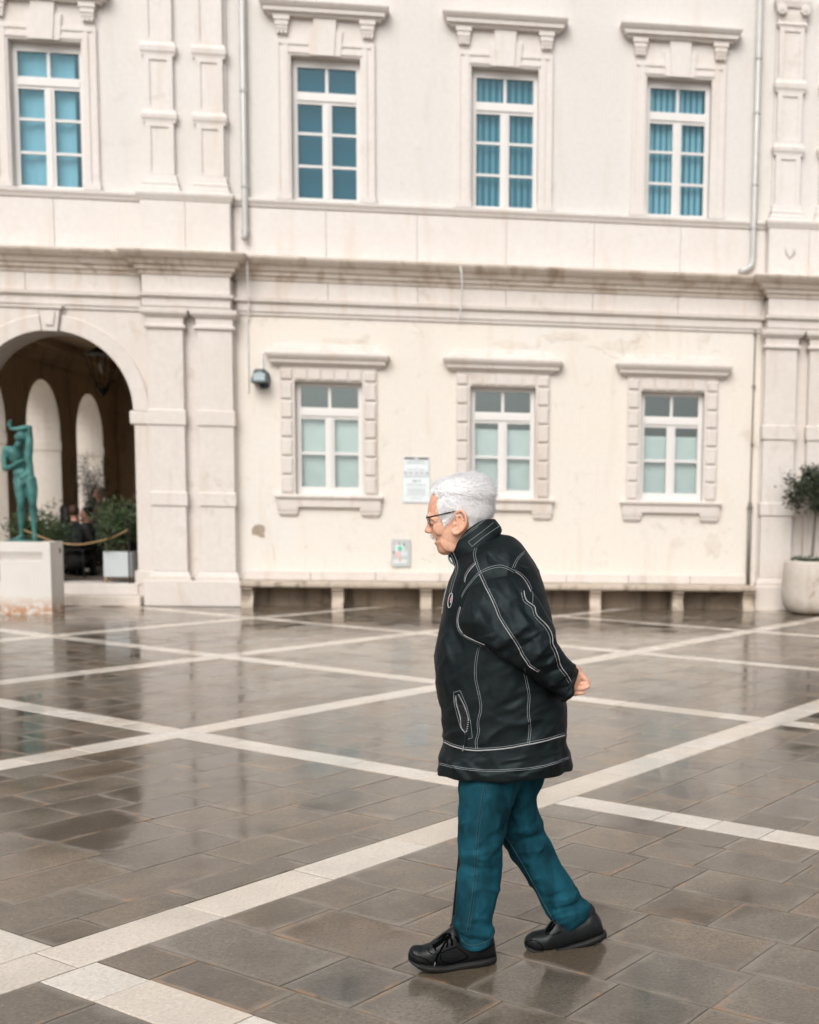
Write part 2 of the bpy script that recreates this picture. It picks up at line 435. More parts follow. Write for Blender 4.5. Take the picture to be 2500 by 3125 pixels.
def lay(name, lst, mat, maxn, label_far):
    order = sorted(lst, key=vis_size, reverse=True)
    near = [s for s in order[:maxn] if vis_size(s) > 0]; far = order[len(near):]
    for s in near: link(name, slab_mesh(name, [s]), mat, ground)
    o = link('distant_'+name, slab_mesh('distant_'+name, far), mat, ground); o['kind'] = 'stuff'
lay('paving_slab', slabs, M['slab'], 290, '')
lay('white_paving_slab', strips, M['strip'], 200, '')

# ================================================================== BUILDING
hall = empty('town_hall', (-1.8, 0.3, 0), 'pale two-storey town hall with coupled pilasters and arcade behind the square', 'building')
AX = -1.835                                        # mirror axis of the facade
def mx(x): return 2*AX-x
UPW = [-8.41, -4.49, -1.87, 0.76, mx(-8.41)]      # upper window centres
LOW = [-4.485, -1.87, 0.765]
TOP = 12.4
def wall_holes(mb, x0, x1, z0, z1, y, holes, depth):
    xs = sorted({x0, x1, *[h[0] for h in holes], *[h[1] for h in holes]}); zs = sorted({z0, z1, *[h[2] for h in holes], *[h[3] for h in holes]})
    for a, b in zip(xs, xs[1:]):
        for c, d in zip(zs, zs[1:]):
            mxx, mz = (a+b)/2, (c+d)/2
            if any(h[0] < mxx < h[1] and h[2] < mz < h[3] for h in holes): continue
            mb.add([(a, y, c), (b, y, c), (b, y, d), (a, y, d)], [(0, 1, 2, 3)])
    for a, b, c, d in holes:
        e = y+depth
        mb.add([(a, y, c), (b, y, c), (b, y, d), (a, y, d), (a, e, c), (b, e, c), (b, e, d), (a, e, d)],
               [(0, 4, 5, 1), (1, 5, 6, 2), (2, 6, 7, 3), (3, 7, 4, 0)])
XL, XR = -12.0, mx(-12.0)
# upper wall, whole width
wb = MB(); wall_holes(wb, XL, XR, 5.12, TOP, 0.0, [(c-0.50, c+0.50, 6.02, 8.06) for c in UPW], 0.30)
wb.build('upper_wall', M['plaster_up'], hall)
# lower wall, middle bay
wb = MB(); wall_holes(wb, -5.95, mx(-5.95), 0.0, 4.36, 0.0, [(c-0.50, c+0.50, 1.70, 3.386) for c in LOW], 0.30)
wb.build('lower_wall', M['plaster_lo'], hall)
MB().box(XL, XR, 16, 16.2, 0, TOP).box(XL, XL+0.2, 0.6, 16, 5.0, TOP).box(XR-0.2, XR, 0.6, 16, 5.0, TOP).build('rear_wall', M['plaster_up'], hall)
MB().box(XL-0.3, XR+0.3, -0.5, 16.4, TOP+0.5, TOP+0.7).build('roof', M['roof'], hall)
MB().levels(XL, XR, 0.0, [(TOP-0.3, 0.05), (TOP-0.2, 0.12), (TOP, 0.2), (TOP+0.15, 0.4), (TOP+0.5, 0.48)], 0.3).build('eaves_cornice', M['stone_up'], hall)
MB().box(-5.80, mx(-5.80), 0.31, 12.9, 4.6, 4.75).build('upper_floor', M['room'], hall)
MB().box(-5.89, -5.8, 0.70, 15.9, 0.0, 4.6).box(mx(-5.8), mx(-5.89), 0.70, 15.9, 0, 4.6).box(-5.8, mx(-5.8), 3.0, 3.1, 0, 4.6).build('room_wall', M['room'], hall)
MB().box(XL+0.2, XR-0.2, 3.0, 3.1, 4.8, TOP).build('upper_room_wall', M['room'], hall)

# --- entablature
MB().box(XL, XR, 0.004, 0.55, 4.365, 5.115).build('entablature_core', M['stone'], hall)
def blocks(x0, x1, step):
    n = max(1, round((x1-x0)/step)); return [(x0+(x1-x0)*i/n, x0+(x1-x0)*(i+1)/n) for i in range(n)]
def entab(x0, x1, y, name, step, dirty, end=0.0):
    """architrave, frieze, cornice as parts; the frieze is cut in stone blocks with fine joints"""
    a = MB().box(x0, x1, y-0.03, 0.0, 4.333, 4.385).box(x0, x1, y-0.05, 0.0, 4.385, 4.50).build('architrave', M['stone'], hall)
    a2 = MB().levels(x0, x1, y-0.05, [(4.50, 0.012), (4.525, 0.05), (4.565, 0.055), (4.57, 0.0)], 0.06).build('moulding', M['stone'], a)
    fr = MB().box(x0, x1, y-0.015, 0.0, 4.57, 4.80).build('frieze', M['stone'], hall)
    for p, q in blocks(x0, x1, step):
        MB().box(p+0.003, q-0.003, y-0.045, y-0.01, 4.575, 4.83, 0.004).build('stone_block', M['stone'], fr)
    c = MB().levels(x0, x1, y-0.045, [(4.83, 0.0), (4.835, 0.02), (4.875, 0.035), (4.89, 0.035), (4.90, 0.07), (4.955, 0.085), (4.965, 0.12), (5.03, 0.16), (5.045, 0.20), (5.10, 0.255), (5.13, 0.27), (5.15, 0.235), (5.165, 0.1)], 0.06)
    c.build('cornice', dirty, hall)
entab(-5.80, mx(-5.80), 0.001, 'mid', 1.32, M['stone_dirty'])
for sgn in (0, 1):
    f = (lambda x: x) if sgn == 0 else mx
    a, b = sorted((f(XL), f(-7.17))); entab(a, b, 0.001, 'side', 1.5, M['stone_dirty'])
    a, b = sorted((f(-7.11), f(-5.86)))
    entab(a, b, -0.19, 'ressaut', 1.25, M['stone_dirty'])

# --- coupled pilasters
def coupled(f, tagname):
    srt = lambda a, b: sorted((f(a), f(b)))
    a, b = srt(-7.17, -5.76)
    plinth = MB().box(a, b, -0.30, 0.02, 0.0, 0.385, 0.012).build('pilaster_plinth', M['stone'], hall)
    a, b = srt(-7.10, -5.83)
    bk = MB().box(a, b, -0.06, 0.03, 0.385, 4.34).build('pilaster_backing', M['stone'], hall)
    for (p, q) in ((-7.055, -6.555), (-6.355, -5.852)):
        a, b = srt(p, q)
        pil = MB().box(a, b, -0.18, -0.05, 0.50, 4.07, 0.006).build('pilaster', M['stone'], hall)
        MB().levels(a, b, -0.18, [(0.386, 0.055), (0.44, 0.06), (0.455, 0.04), (0.475, 0.035), (0.515, 0.0), (0.52, 0.0)], 0.1).build('base_moulding', M['stone'], pil)
        for z0, z1 in ((2.685, 2.905), (1.50, 1.70)):
            MB().levels(a, b, -0.182, [(z0, 0.022), (z1-0.015, 0.022), (z1, 0.006)], 0.12).build('band', M['stone'], pil)
        MB().levels(a, b, -0.18, [(4.065, 0.01), (4.085, 0.045), (4.12, 0.045), (4.135, 0.008), (4.225, 0.012), (4.255, 0.05), (4.29, 0.08), (4.345, 0.085), (4.355, 0.07)], 0.1).build('capital', M['stone'], pil)
    # upper order
    a, b = srt(-7.12, -5.85)
    ped = MB().box(a, b, -0.17, 0.02, 5.15, 5.90).build('upper_pedestal', M['stone_up'], hall)
    m = (a+b)/2
    for p, q in ((a, m), (m, b)): MB().box(p+0.004, q-0.004, -0.185, -0.16, 5.18, 5.88, 0.006).build('stone_block', M['stone_up'], ped)
    MB().levels(a, b, -0.172, [(5.895, 0.012), (5.93, 0.03), (5.965, 0.05), (6.0, 0.055), (6.022, 0.03)], 0.1).build('pedestal_cap', M['stone_up'], ped)
    a, b = srt(-7.06, -5.90)
    MB().box(a, b, -0.05, 0.02, 6.02, TOP-0.3).build('upper_backing', M['plaster_up'], hall)
    for (p, q) in ((-7.03, -6.635), (-6.32, -5.935)):
        a, b = srt(p, q)
        w = 0.075
        pm = MB()
        segs = ((6.26, 6.99), (7.17, 7.915), (8.11, 8.86))
        for z0, z1 in segs:
            pm.box(a, a+w, -0.13, -0.045, z0, z1).box(b-w, b, -0.13, -0.045, z0, z1)
            pm.box(a+w, b-w, -0.129, -0.045, z0, z0+0.05).box(a+w, b-w, -0.129, -0.045, z1-0.06, z1)
        pil = pm.build('upper_pilaster', M['stone_up'], hall)
        for z0, z1 in segs:
            MB().box(a+w, b-w, -0.108, -0.045, z0+0.05, z1-0.06).build('panel', M['stone_up'], pil)
        MB().levels(a, b, -0.10, [(6.022, 0.075), (6.08, 0.075), (6.10, 0.05), (6.15, 0.06), (6.17, 0.035), (6.20, 0.035), (6.26, 0.028)], 0.08).build('base_moulding', M['stone_up'], pil)
        for z0, z1 in ((6.99, 7.17), (7.915, 8.11)):
            MB().levels(a, b, -0.10, [(z0, 0.03), (z0+0.03, 0.036), (z0+0.06, 0.052), (z1-0.07, 0.058), (z1-0.02, 0.034), (z1, 0.031)], 0.08).build('carved_block', M['stone_up'], pil)
        cap = MB().levels(a, b, -0.10, [(8.86, 0.02), (8.90, 0.045), (8.94, 0.02), (9.05, 0.03), (9.14, 0.03)], 0.08).levels(a, b, -0.10, [(9.14, 0.06), (9.22, 0.085), (9.26, 0.085)], 0.08)
        for xx in (a+0.01, b-0.01):
            n = 14
            cap.loft([[(xx+0.075*math.cos(2*math.pi*j/n), y, 9.10+0.075*math.sin(2*math.pi*j/n)) for j in range(n)] for y in (-0.20, -0.10)])
            cap.loft([[(xx+0.035*math.cos(2*math.pi*j/n), y, 9.10+0.035*math.sin(2*math.pi*j/n)) for j in range(n)] for y in (-0.215, -0.2)])
        cap.build('volute_capital', M['stone_up'], pil)
        MB().box(a+0.02, b-0.02, -0.13, -0.045, 9.26, TOP-0.3).build('upper_shaft', M['stone_up'], pil)
coupled(lambda x: x, 'left'); coupled(mx, 'right')

# --- parapet band and sill course of the upper floor
for x0, x1 in ((XL, -7.14), (-5.83, mx(-5.83)), (mx(-7.14), XR)):
    pb = MB().box(x0, x1, -0.012, 0.0, 5.165, 5.88).build('parapet_backing', M['stone_up'], hall)
    for p, q in blocks(x0, x1, 1.31):
        MB().box(p+0.004, q-0.004, -0.03, -0.008, 5.20, 5.875, 0.005).build('stone_block', M['stone_up'], pb)
    sc = MB().levels(x0, x1, -0.02, [(5.885, 0.0), (5.90, 0.02), (5.935, 0.035), (5.965, 0.06), (6.0, 0.065), (6.012, 0.04)], 0.02).build('sill_course', M['stone_up'], hall)

def empty_part(name, parent, loc):
    o = bpy.data.objects.new(name, None); COL.objects.link(o); o.empty_display_size = 0.1
    o.parent = parent; WL[o.name] = Vector(loc); o.location = Vector(loc)-WL[parent.name]; return o
# --- arch bays
def arch_bay(f, x0, x1):
    cx, r, zs, yd = f(-8.449), 1.135, 2.885, 0.62
    a, b = sorted((f(x0), f(x1)))
    n = 28
    arc = [(cx+r*math.cos(math.pi*i/n), zs+r*math.sin(math.pi*i/n)) for i in range(n+1)]   # right to left
    mb = MB()
    for y in (0.0, yd):
        pts = [(b, 0.0), (b, 4.36)]
        # right block, left block, spandrels
        mb.add([(cx+r, y, 0.0), (b, y, 0.0), (b, y, zs), (cx+r, y, zs)], [(0, 1, 2, 3)])
        mb.add([(a, y, 0.0), (cx-r, y, 0.0), (cx-r, y, zs), (a, y, zs)], [(0, 1, 2, 3)])
        mb.add([(b, y, zs), (b, y, 4.36), (cx+r, y, 4.36), (cx+r, y, zs)], [(0, 1, 2, 3)])
        mb.add([(a, y, zs), (a, y, 4.36), (cx-r, y, 4.36), (cx-r, y, zs)], [(0, 1, 2, 3)])
        for (p, q) in zip(arc, arc[1:]):
            mb.add([(p[0], y, p[1]), (p[0], y, 4.36), (q[0], y, 4.36), (q[0], y, q[1])], [(0, 1, 2, 3)])
    mb.build('arcade_wall', M['stone'], hall)
    rv = MB()
    path = [(cx+r, 0.0)]+arc+[(cx-r, 0.0)]
    for p, q in zip(path, path[1:]): rv.add([(p[0], 0.0, p[1]), (q[0], 0.0, q[1]), (q[0], yd, q[1]), (p[0], yd, p[1])], [(0, 1, 2, 3)])
    rv.build('arch_reveal', M['stone'], hall)
    # archivolt voussoirs
    nv = 13
    ring = empty_part('archivolt', hall, (cx, -0.02, zs))
    for i in range(nv):
        t0, t1 = math.pi*i/nv+0.0006, math.pi*(i+1)/nv-0.0006
        R0, R1 = r-0.004, r+0.225
        if i == nv//2: continue
        k = 4
        rings = []
        for j in range(k+1):
            t = lerp(t0, t1, j/k); c, s = math.cos(t), math.sin(t)
            rings.append([(cx+R0*c, -0.035, zs+R0*s), (cx+(R1-0.02)*c, -0.035, zs+(R1-0.02)*s), (cx+R1*c, -0.012, zs+R1*s), (cx+R1*c, 0.001, zs+R1*s), (cx+R0*c, 0.001, zs+R0*s)])
        MB().loft(rings).build('voussoir', M['stone'], ring)
    ks = MB().prism([(cx-0.10, zs+r-0.02), (cx+0.10, zs+r-0.02), (cx+0.145, zs+r+0.30), (cx-0.145, zs+r+0.30)], 'y', -0.075, 0.0)
    ks.prism([(cx-0.165, zs+r+0.30), (cx+0.165, zs+r+0.30), (cx+0.20, zs+r+0.34), (cx-0.20, zs+r+0.34)], 'y', -0.11, 0.0)
    ks.prism([(cx-0.055, zs+r+0.06), (cx+0.055, zs+r+0.06), (cx+0.08, zs+r+0.25), (cx-0.08, zs+r+0.25)], 'y', -0.10, -0.07)
    ks.build('keystone', M['stone'], ring)
    for s in (1, -1):
        x = cx+s*r
        p, q = sorted((x-s*0.025, x+s*0.22))
        q2 = min(q, b) if s > 0 else q
        MB().levels(p, q, 0.0, [(2.68, 0.012), (2.70, 0.03), (2.86, 0.035), (2.885, 0.02)], yd).build('impost', M['stone'], hall)
        p, q = sorted((x-s*0.02, x+s*0.2))
        MB().levels(p, q, 0.0, [(0.31, 0.02), (0.50, 0.022), (0.515, 0.0)], yd).build('jamb_base', M['stone'], hall)
    # steps
    MB().box(cx-r, cx+r, -0.03, yd, 0.0, 0.31, 0.012).build('step', M['stone'], hall)
    p, q = sorted((f(-7.19), f(-9.8)))
    MB().box(p, q, -0.40, -0.031, 0.0, 0.155, 0.014).build('step', M['stone_dirty'], hall)
arch_bay(lambda x: x, XL, -7.10); arch_bay(mx, XL, -7.10)

MB().box(-24.0, -11.69, 0.0, 14.0, -0.004, 0.30).build('side_terrace', M['loggia_pale'], hall)  # unseen pale slab, added to bounce daylight onto the side arch reveals
# --- loggia behind the left arch (and a plain one behind the right arch)
MB().box(-11.67, -5.9, 0.62, 12.4, 0.05, 0.305).build('loggia_floor', M['loggia_floor'], hall)
MB().box(-11.67, -5.9, 0.62, 12.4, 4.78, 4.9).build('loggia_ceiling', M['loggia'], hall)
MB().box(-11.67, -5.9, 12.2, 12.5, 0.0, 4.78).build('loggia_back_wall', M['loggia'], hall)
# side arcade of the loggia at x = -11 .. -11.9 with open arches
sa = MB(); ys = [(3.18, 5.12), (6.17, 8.11), (9.16, 11.04)]
Xi, Xo = -11.0, -11.68
zt = 4.78
prev = 0.62
piers = []
for (y0, y1) in ys: piers.append((prev, y0)); prev = y1
piers.append((prev, 12.2))
for p, q in piers: sa.box(Xo, Xi, p, q, 0.0, 2.98)
n = 20
for (y0, y1) in ys:
    c, r = (y0+y1)/2, (y1-y0)/2
    arc = [(c+r*math.cos(math.pi*i/n), 2.98+r*math.sin(math.pi*i/n)) for i in range(n+1)]
    for p, q in zip(arc, arc[1:]):
        for X in (Xi, Xo): sa.add([(X, p[0], p[1]), (X, p[0], zt), (X, q[0], zt), (X, q[0], q[1])], [(0, 1, 2, 3)])
for p, q in piers:
    for X in (Xi, Xo): sa.add([(X, p, 2.98), (X, q, 2.98), (X, q, zt), (X, p, zt)], [(0, 1, 2, 3)])
sa.build('side_arcade_wall', M['loggia'], hall)
sr_ = MB()
for (y0, y1) in ys:
    c, r = (y0+y1)/2, (y1-y0)/2
    arc = [(c+(r-0.004)*math.cos(math.pi*i/n), 2.98+(r-0.004)*math.sin(math.pi*i/n)) for i in range(n+1)]
    path = [(y1-0.004, 0.0)]+arc+[(y0+0.004, 0.0)]
    for p, q in zip(path, path[1:]): sr_.add([(Xi-0.004, p[0], p[1]), (Xo+0.004, p[0], p[1]), (Xo+0.004, q[0], q[1]), (Xi-0.004, q[0], q[1])], [(0, 1, 2, 3)])
sr_.build('side_arch_reveal', M['loggia_pale'], hall)
for (y0, y1) in ys:
    MB().box(Xo-0.03, Xi+0.03, y1-0.035, y1+0.01, 2.56, 2.76, 0.01).build('impost', M['loggia_pale'], hall)
cor = MB(); prof = [(0, 4.30), (0.05, 4.30), (0.06, 4.40), (0.16, 4.58), (0.22, 4.60), (0.22, 4.775), (0, 4.775)]
cor.loft([[(Xi+a, y, z) for a, z in prof] for y in (0.63, 12.19)]); cor.loft([[(x, 12.199-a, z) for a, z in prof] for x in (Xi+0.23, -5.95)])
cor.build('loggia_cornice', M['loggia'], hall)
MB().box(mx(-5.9), XR, 0.62, 6, 0.05, 0.305).box(mx(-5.9), XR, 0.62, 6, 4.78, 4.9).box(mx(-5.9), XR, 6, 6.3, 0.0, 4.78).box(XR-0.3, XR-0.01, 0.62, 6, 0.305, 4.78).build('east_loggia_shell', M['loggia'], hall)

# --- windows
def pane_grid(parent, xs, zs, y, mat):
    for (a, b) in xs:
        for (c, d) in zs:
            MB().box(a, b, y, y+0.008, c, d).build('pane', mat, parent)
def window(c, z0, z1, gz0, gz1, tr, bars, kind):
    """frame, sashes and every pane; gz = glass height, tr = transom, bars = glazing bars"""
    hw, gw = 0.495, 0.425
    y0, y1 = 0.10, 0.17
    fr = MB().box(c-hw, c-gw, y0, y1, z0, z1).box(c+gw, c+hw, y0, y1, z0, z1).box(c-gw, c+gw, y0, y1, gz1, z1).box(c-gw, c+gw, y0, y1, z0, gz0)
    fr.box(c-gw, c+gw, y0-0.015, y1, tr[0]+0.045, tr[1]-0.03).box(c-gw, c+gw, y0+0.005, y1, tr[0], tr[0]+0.045).box(c-gw, c+gw, y0+0.005, y1, tr[1]-0.03, tr[1])
    fr.box(c-0.022, c+0.022, y0+0.012, y1, tr[1], gz1)
    w = fr.build('window', M['frame'], hall)
    sash = MB().box(c-0.068, c+0.068, y0+0.008, y1, gz0, tr[0]).box(c-0.03, c+0.03, y0-0.012, y0+0.008, gz0, tr[0])
    for z in bars: sash.box(c-gw, c-0.068, y0+0.015, y1, z-0.019, z+0.019).box(c+0.068, c+gw, y0+0.015, y1, z-0.019, z+0.019)
    sash.build('sash', M['frame'], w)
    g = M['glass_up'] if kind[0] == 'u' else M['glass_lo']
    pane_grid(w, [(c-gw, c-0.022), (c+0.022, c+gw)], [(tr[1], gz1)], y0+0.035, g)
    zz = [gz0]+list(bars)+[tr[0]]
    cells = []
    for i in range(len(zz)-1):
        cells.append((zz[i]+(0.019 if i > 0 else 0), zz[i+1]-(0.019 if i < len(zz)-2 else 0)))
    pane_grid(w, [(c-gw, c-0.068), (c+0.068, c+gw)], cells, y0+0.035, g)
    # what hangs behind the glass
    if kind in ('u_dark',):
        MB().box(c-hw, c+hw, 0.29, 0.30, z0, z1).build('curtain', M['curtain_dark'], w)  # no curtain here: flat sheet coloured like the sky reflected in the panes
    elif kind[0] == 'u':
        mt = {'u_light': M['curtain_pale'], 'u_stripe': M['curtain_teal'], 'u_bright': M['curtain_pale']}[kind]
        if kind == 'u_light':
            pts = [(c-hw+2*hw*i/120, 0.24+0.010*math.sin(2*math.pi*i/55.0+0.6*math.sin(i*.21))) for i in range(100)]
            MB().loft([[(x, yy, z) for x, yy in pts] for z in (z0, z1)], caps=False, closed=False).build('curtain', mt, w)
        else:
            x = c-hw+0.03; sp_w, wd = (0.098, 0.046) if kind == 'u_stripe' else (0.092, 0.062)
            gq = random.Random(int(c*100))
            while x < c+hw-0.04:
                an = gq.uniform(-.25, .35); hx, hy = wd/2*math.cos(an), wd/2*math.sin(an)
                MB().add([(x-hx, 0.235-hy, z0), (x+hx, 0.235+hy, z0), (x+hx, 0.235+hy, z1), (x-hx, 0.235-hy, z1), (x-hx, 0.238-hy, z0), (x+hx, 0.238+hy, z0), (x+hx, 0.238+hy, z1), (x-hx, 0.238-hy, z1)],
                         [(0, 1, 2, 3), (5, 4, 7, 6), (0, 3, 7, 4), (1, 5, 6, 2)]).build('blind_slat', mt, w)
                x += sp_w
            MB().box(c-hw, c+hw, 0.285, 0.295, z0, z1).build('curtain', M['curtain_mid'], w)
    else:
        bl = MB(); z = z0+0.02; ztop = {'l1': 2.83, 'l2': 2.74, 'l3': 2.70}[kind]
        while z < ztop:
            bl.prism([(0.205, z), (0.222, z+0.026), (0.224, z+0.026), (0.207, z)], 'x', c-hw+0.01, c+hw-0.01); z += 0.024
        bl.box(c-hw+0.01, c+hw-0.01, 0.225, 0.23, z0, ztop)
        bl.build('blind', M['blind'], w)
    return w
kinds = ['u_light', 'u_dark', 'u_stripe', 'u_bright', 'u_light']
for c, k in zip(UPW, kinds): window(c, 6.02, 8.06, 6.08, 7.94, (7.425, 7.594), (6.54, 7.005), k)
for c, k in zip(LOW, ('l1', 'l2', 'l3')): window(c, 1.70, 3.386, 1.815, 3.319, (2.84, 3.009), (2.322,), k)

def upper_surround(c):
    s = MB()
    for sg in (-1, 1):
        a, b = sorted((c+sg*0.50, c+sg*0.715))
        s.box(a, b, -0.04, 0.0, 6.10, 8.27)
        a, b = sorted((c+sg*0.53, c+sg*0.60)); s.box(a, b, -0.06, -0.04, 6.10, 8.20)
        a, b = sorted((c+sg*0.66, c+sg*0.705)); s.box(a, b, -0.055, -0.04, 6.10, 8.26)
        a, b = sorted((c+sg*0.49, c+sg*0.73)); s.box(a, b, -0.075, 0.0, 6.013, 6.10)
    s.box(c-0.50, c+0.50, -0.04, 0.0, 8.06, 8.27)
    s.box(c-0.528, c+0.528, -0.059, -0.04, 8.09, 8.14).box(c-0.658, c+0.658, -0.057, -0.04, 8.205, 8.25)
    o = s.build('window_surround', M['stone_up'], hall)
    MB().box(c-0.70, c+0.70, -0.03, 0.0, 8.27, 8.58).build('lintel_frieze', M['stone_up'], o)
    k = MB().prism([(c-0.13, 8.06), (c+0.13, 8.06), (c+0.165, 8.57), (c-0.165, 8.57)], 'y', -0.090, -0.03)
    k.build('keystone', M['stone_up'], o)
    for sg in (-1, 1):
        p = [(c+sg*0.132, 8.065), (c+sg*0.22, 8.065), (c+sg*0.25, 8.42), (c+sg*0.157, 8.42)]
        MB().prism(p, 'y', -0.068, -0.03).build('keystone_wing', M['stone_up'], o)
    for sg in (-1, 1):
        x = c+sg*0.612
        b = MB().box(x-0.115, x+0.115, -0.125, -0.03, 8.52, 8.58).box(x-0.095, x+0.095, -0.11, -0.03, 8.45, 8.52).prism([(-0.03, 8.37), (-0.075, 8.37), (-0.095, 8.41), (-0.10, 8.45), (-0.03, 8.45)], 'x', x-0.085, x+0.085)
        for q in (-0.055, 0, 0.055): b.box(x+q-0.018, x+q+0.018, -0.095, -0.03, 8.34, 8.375)
        b.build('bracket', M['stone_up'], o)
    MB().levels(c-0.72, c+0.72, -0.03, [(8.58, 0.08), (8.62, 0.10), (8.625, 0.14), (8.68, 0.145), (8.69, 0.165), (8.735, 0.20), (8.755, 0.205), (8.80, 0.1)], 0.03).build('cornice', M['stone_up'], o)
for c in UPW: upper_surround(c)

def lower_surround(c):
    s = MB()
    for sg in (-1, 1):
        a, b = sorted((c+sg*0.50, c+sg*0.715)); s.box(a, b, -0.035, 0.0, 1.69, 3.60)
    s.box(c-0.50, c+0.50, -0.035, 0.0, 3.386, 3.60)
    o = s.build('window_surround', M['stone'], hall)
    for sg in (-1, 1):
        z = 1.72
        for i in range(6):
            a, b = sorted((c+sg*0.535, c+sg*0.70))
            MB().box(a, b, -0.062, -0.033, z, z+0.248, 0.014).build('stone_block', M['stone'], o); z += 0.28
        MB().box(a, b, -0.062, -0.033, z+0.005, z+0.155, 0.014).build('stone_block', M['stone'], o)
    for i in range(5):
        x = c-0.50+0.2*i
        MB().prism([(x+0.012, 3.415), (x+0.188, 3.415), (x+0.178, 3.555), (x+0.022, 3.555)], 'y', -0.062, -0.033).build('stone_block', M['stone'], o)
    MB().levels(c-0.73, c+0.73, 0.0, [(3.60, 0.05), (3.64, 0.08), (3.648, 0.115), (3.70, 0.125), (3.71, 0.145), (3.755, 0.175), (3.785, 0.18), (3.80, 0.165), (3.86, 0.05), (3.93, 0.012), (3.94, 0.0)], 0.0).build('cornice', M['stone'], o)
    sl = MB().levels(c-0.70, c+0.70, 0.0, [(1.51, 0.07), (1.63, 0.07), (1.635, 0.095), (1.665, 0.11), (1.692, 0.10)], 0.0).build('sill', M['stone'], o)
    for sg in (-1, 1):
        x = c+sg*0.615
        MB().levels(x-0.09, x+0.09, 0.0, [(1.365, 0.02), (1.39, 0.035), (1.40, 0.05), (1.45, 0.055), (1.46, 0.065), (1.51, 0.068)], 0.0).build('bracket', M['stone'], sl)
for c in LOW: lower_surround(c)

# --- drainpipes
def drain(pts, r, name, mat, br):
    o = MB().tube(pts, r, 12).build('drainpipe', mat, hall, smooth=True)
    for p in br: MB().lathe(p, [(r+0.012, -0.02), (r+0.012, 0.02)], 12).build('pipe_bracket', mat, o)
    return o
drain([(-5.655, -0.09, TOP), (-5.655, -0.09, 5.60), (-5.655, -0.09, 5.50), (-5.655, -0.16, 5.40)], 0.046, 'd', M['pipe'], [(-5.655, -0.09, z) for z in (6.16, 7.5, 9.0, 5.52)])
drain([(1.955, -0.09, TOP), (1.955, -0.09, 5.45), (1.94, -0.09, 5.34), (1.86, -0.10, 5.27), (1.74, -0.14, 5.22)], 0.046, 'd', M['pipe'], [(1.955, -0.09, z) for z in (5.9, 6.55, 7.6, 8.4)])
drain([(2.03, -0.05, 1.70), (2.03, -0.05, 0.40)], 0.032, 'd', M['pipe_dark'], [(2.03, -0.05, 1.62)])
c_ = MB().tube([(2.045, -0.03, 5.0), (2.04, -0.03, 3.6), (2.035, -0.03, 1.7)], 0.011, 6).build('downlead', M['pipe_dark'], hall)
for z in (4.3, 3.5, 2.6): MB().box(2.02, 2.065, -0.05, 0.0, z-0.02, z+0.02).build('clip', M['pipe_dark'], c_)
MB().tube([(-5.60, -0.03, 5.1), (-5.60, -0.30, 5.05), (-5.60, -0.30, 4.95), (-5.62, -0.11, 4.45), (-5.66, -0.02, 4.2), (-5.66, -0.02, 3.2)], 0.011, 6).build('cable', M['cable'], hall)
MB().tube([(-2.52, -0.33, 5.10), (-2.50, -0.345, 5.0), (-2.49, -0.30, 4.85), (-2.50, -0.2, 4.6), (-2.53, -0.14, 4.42), (-2.55, -0.11, 4.36)], 0.012, 6, ).build('cable', M['cable'], hall)
# bare patch of fallen render, left of the first lower window
pts = [(-0.10, -0.06), (-0.105, 0.03), (-0.06, 0.09), (0.02, 0.105), (0.08, 0.08), (0.095, 0.02), (0.075, -0.03), (0.09, -0.09), (0.03, -0.10), (-0.01, -0.07), (-0.06, -0.055)]
MB().prism([(-5.54+a, 1.13+b) for a, b in pts], 'y', -0.004, 0.0).build('bare_render_patch', M['patch'], hall)

gc = random.Random(31)
M['crack'] = simple('crack_dirt', (0.42, 0.35, 0.28), 0.9)
for (x, z, n_, dx, dz) in ((-1.15, 4.10, 7, .07, .02), (-0.55, 4.02, 8, .06, -.03), (-0.10, 4.16, 6, .03, -.07), (0.15, 4.12, 6, .05, .03), (-1.6, 3.98, 6, .06, .03), (-5.35, 0.95, 6, .01, -.05), (1.35, 3.98, 5, .05, .04), (-3.1, 0.75, 4, .04, -.03)):
    pts = [(x, -.001, z)]
    for _ in range(n_): p = pts[-1]; pts.append((p[0]+dx*gc.uniform(.2, 1.6), -.001, p[2]+dz*gc.uniform(-.6, 2.0)+gc.gauss(0, .02)))
    MB().tube(pts, [.0035*gc.uniform(.4, 1.2) for _ in pts], 5).build('plaster_crack', M['crack'], hall)
M['peel'] = stone('peeling_plaster', (0.74, 0.68, 0.61), (0.69, 0.62, 0.54), (0.56, 0.48, 0.39), .4, scale=4)
for (x, z, w_, h_) in ((-0.95, 4.17, .42, .09), (-0.05, 4.06, .38, .10), (-1.75, 4.03, .30, .07), (1.45, 1.0, .16, .22), (0.9, 1.05, .12, .10), (-4.3, 4.0, .36, .05)):
    pts = [(x+w_*math.cos(a)*gc.uniform(.6, 1.15), z+h_*math.sin(a)*gc.uniform(.5, 1.2)) for a in [2*math.pi*i/22 for i in range(22)]]
    MB().prism(pts, 'y', -.0025, 0.0).build('peeling_patch', M['peel'], hall)

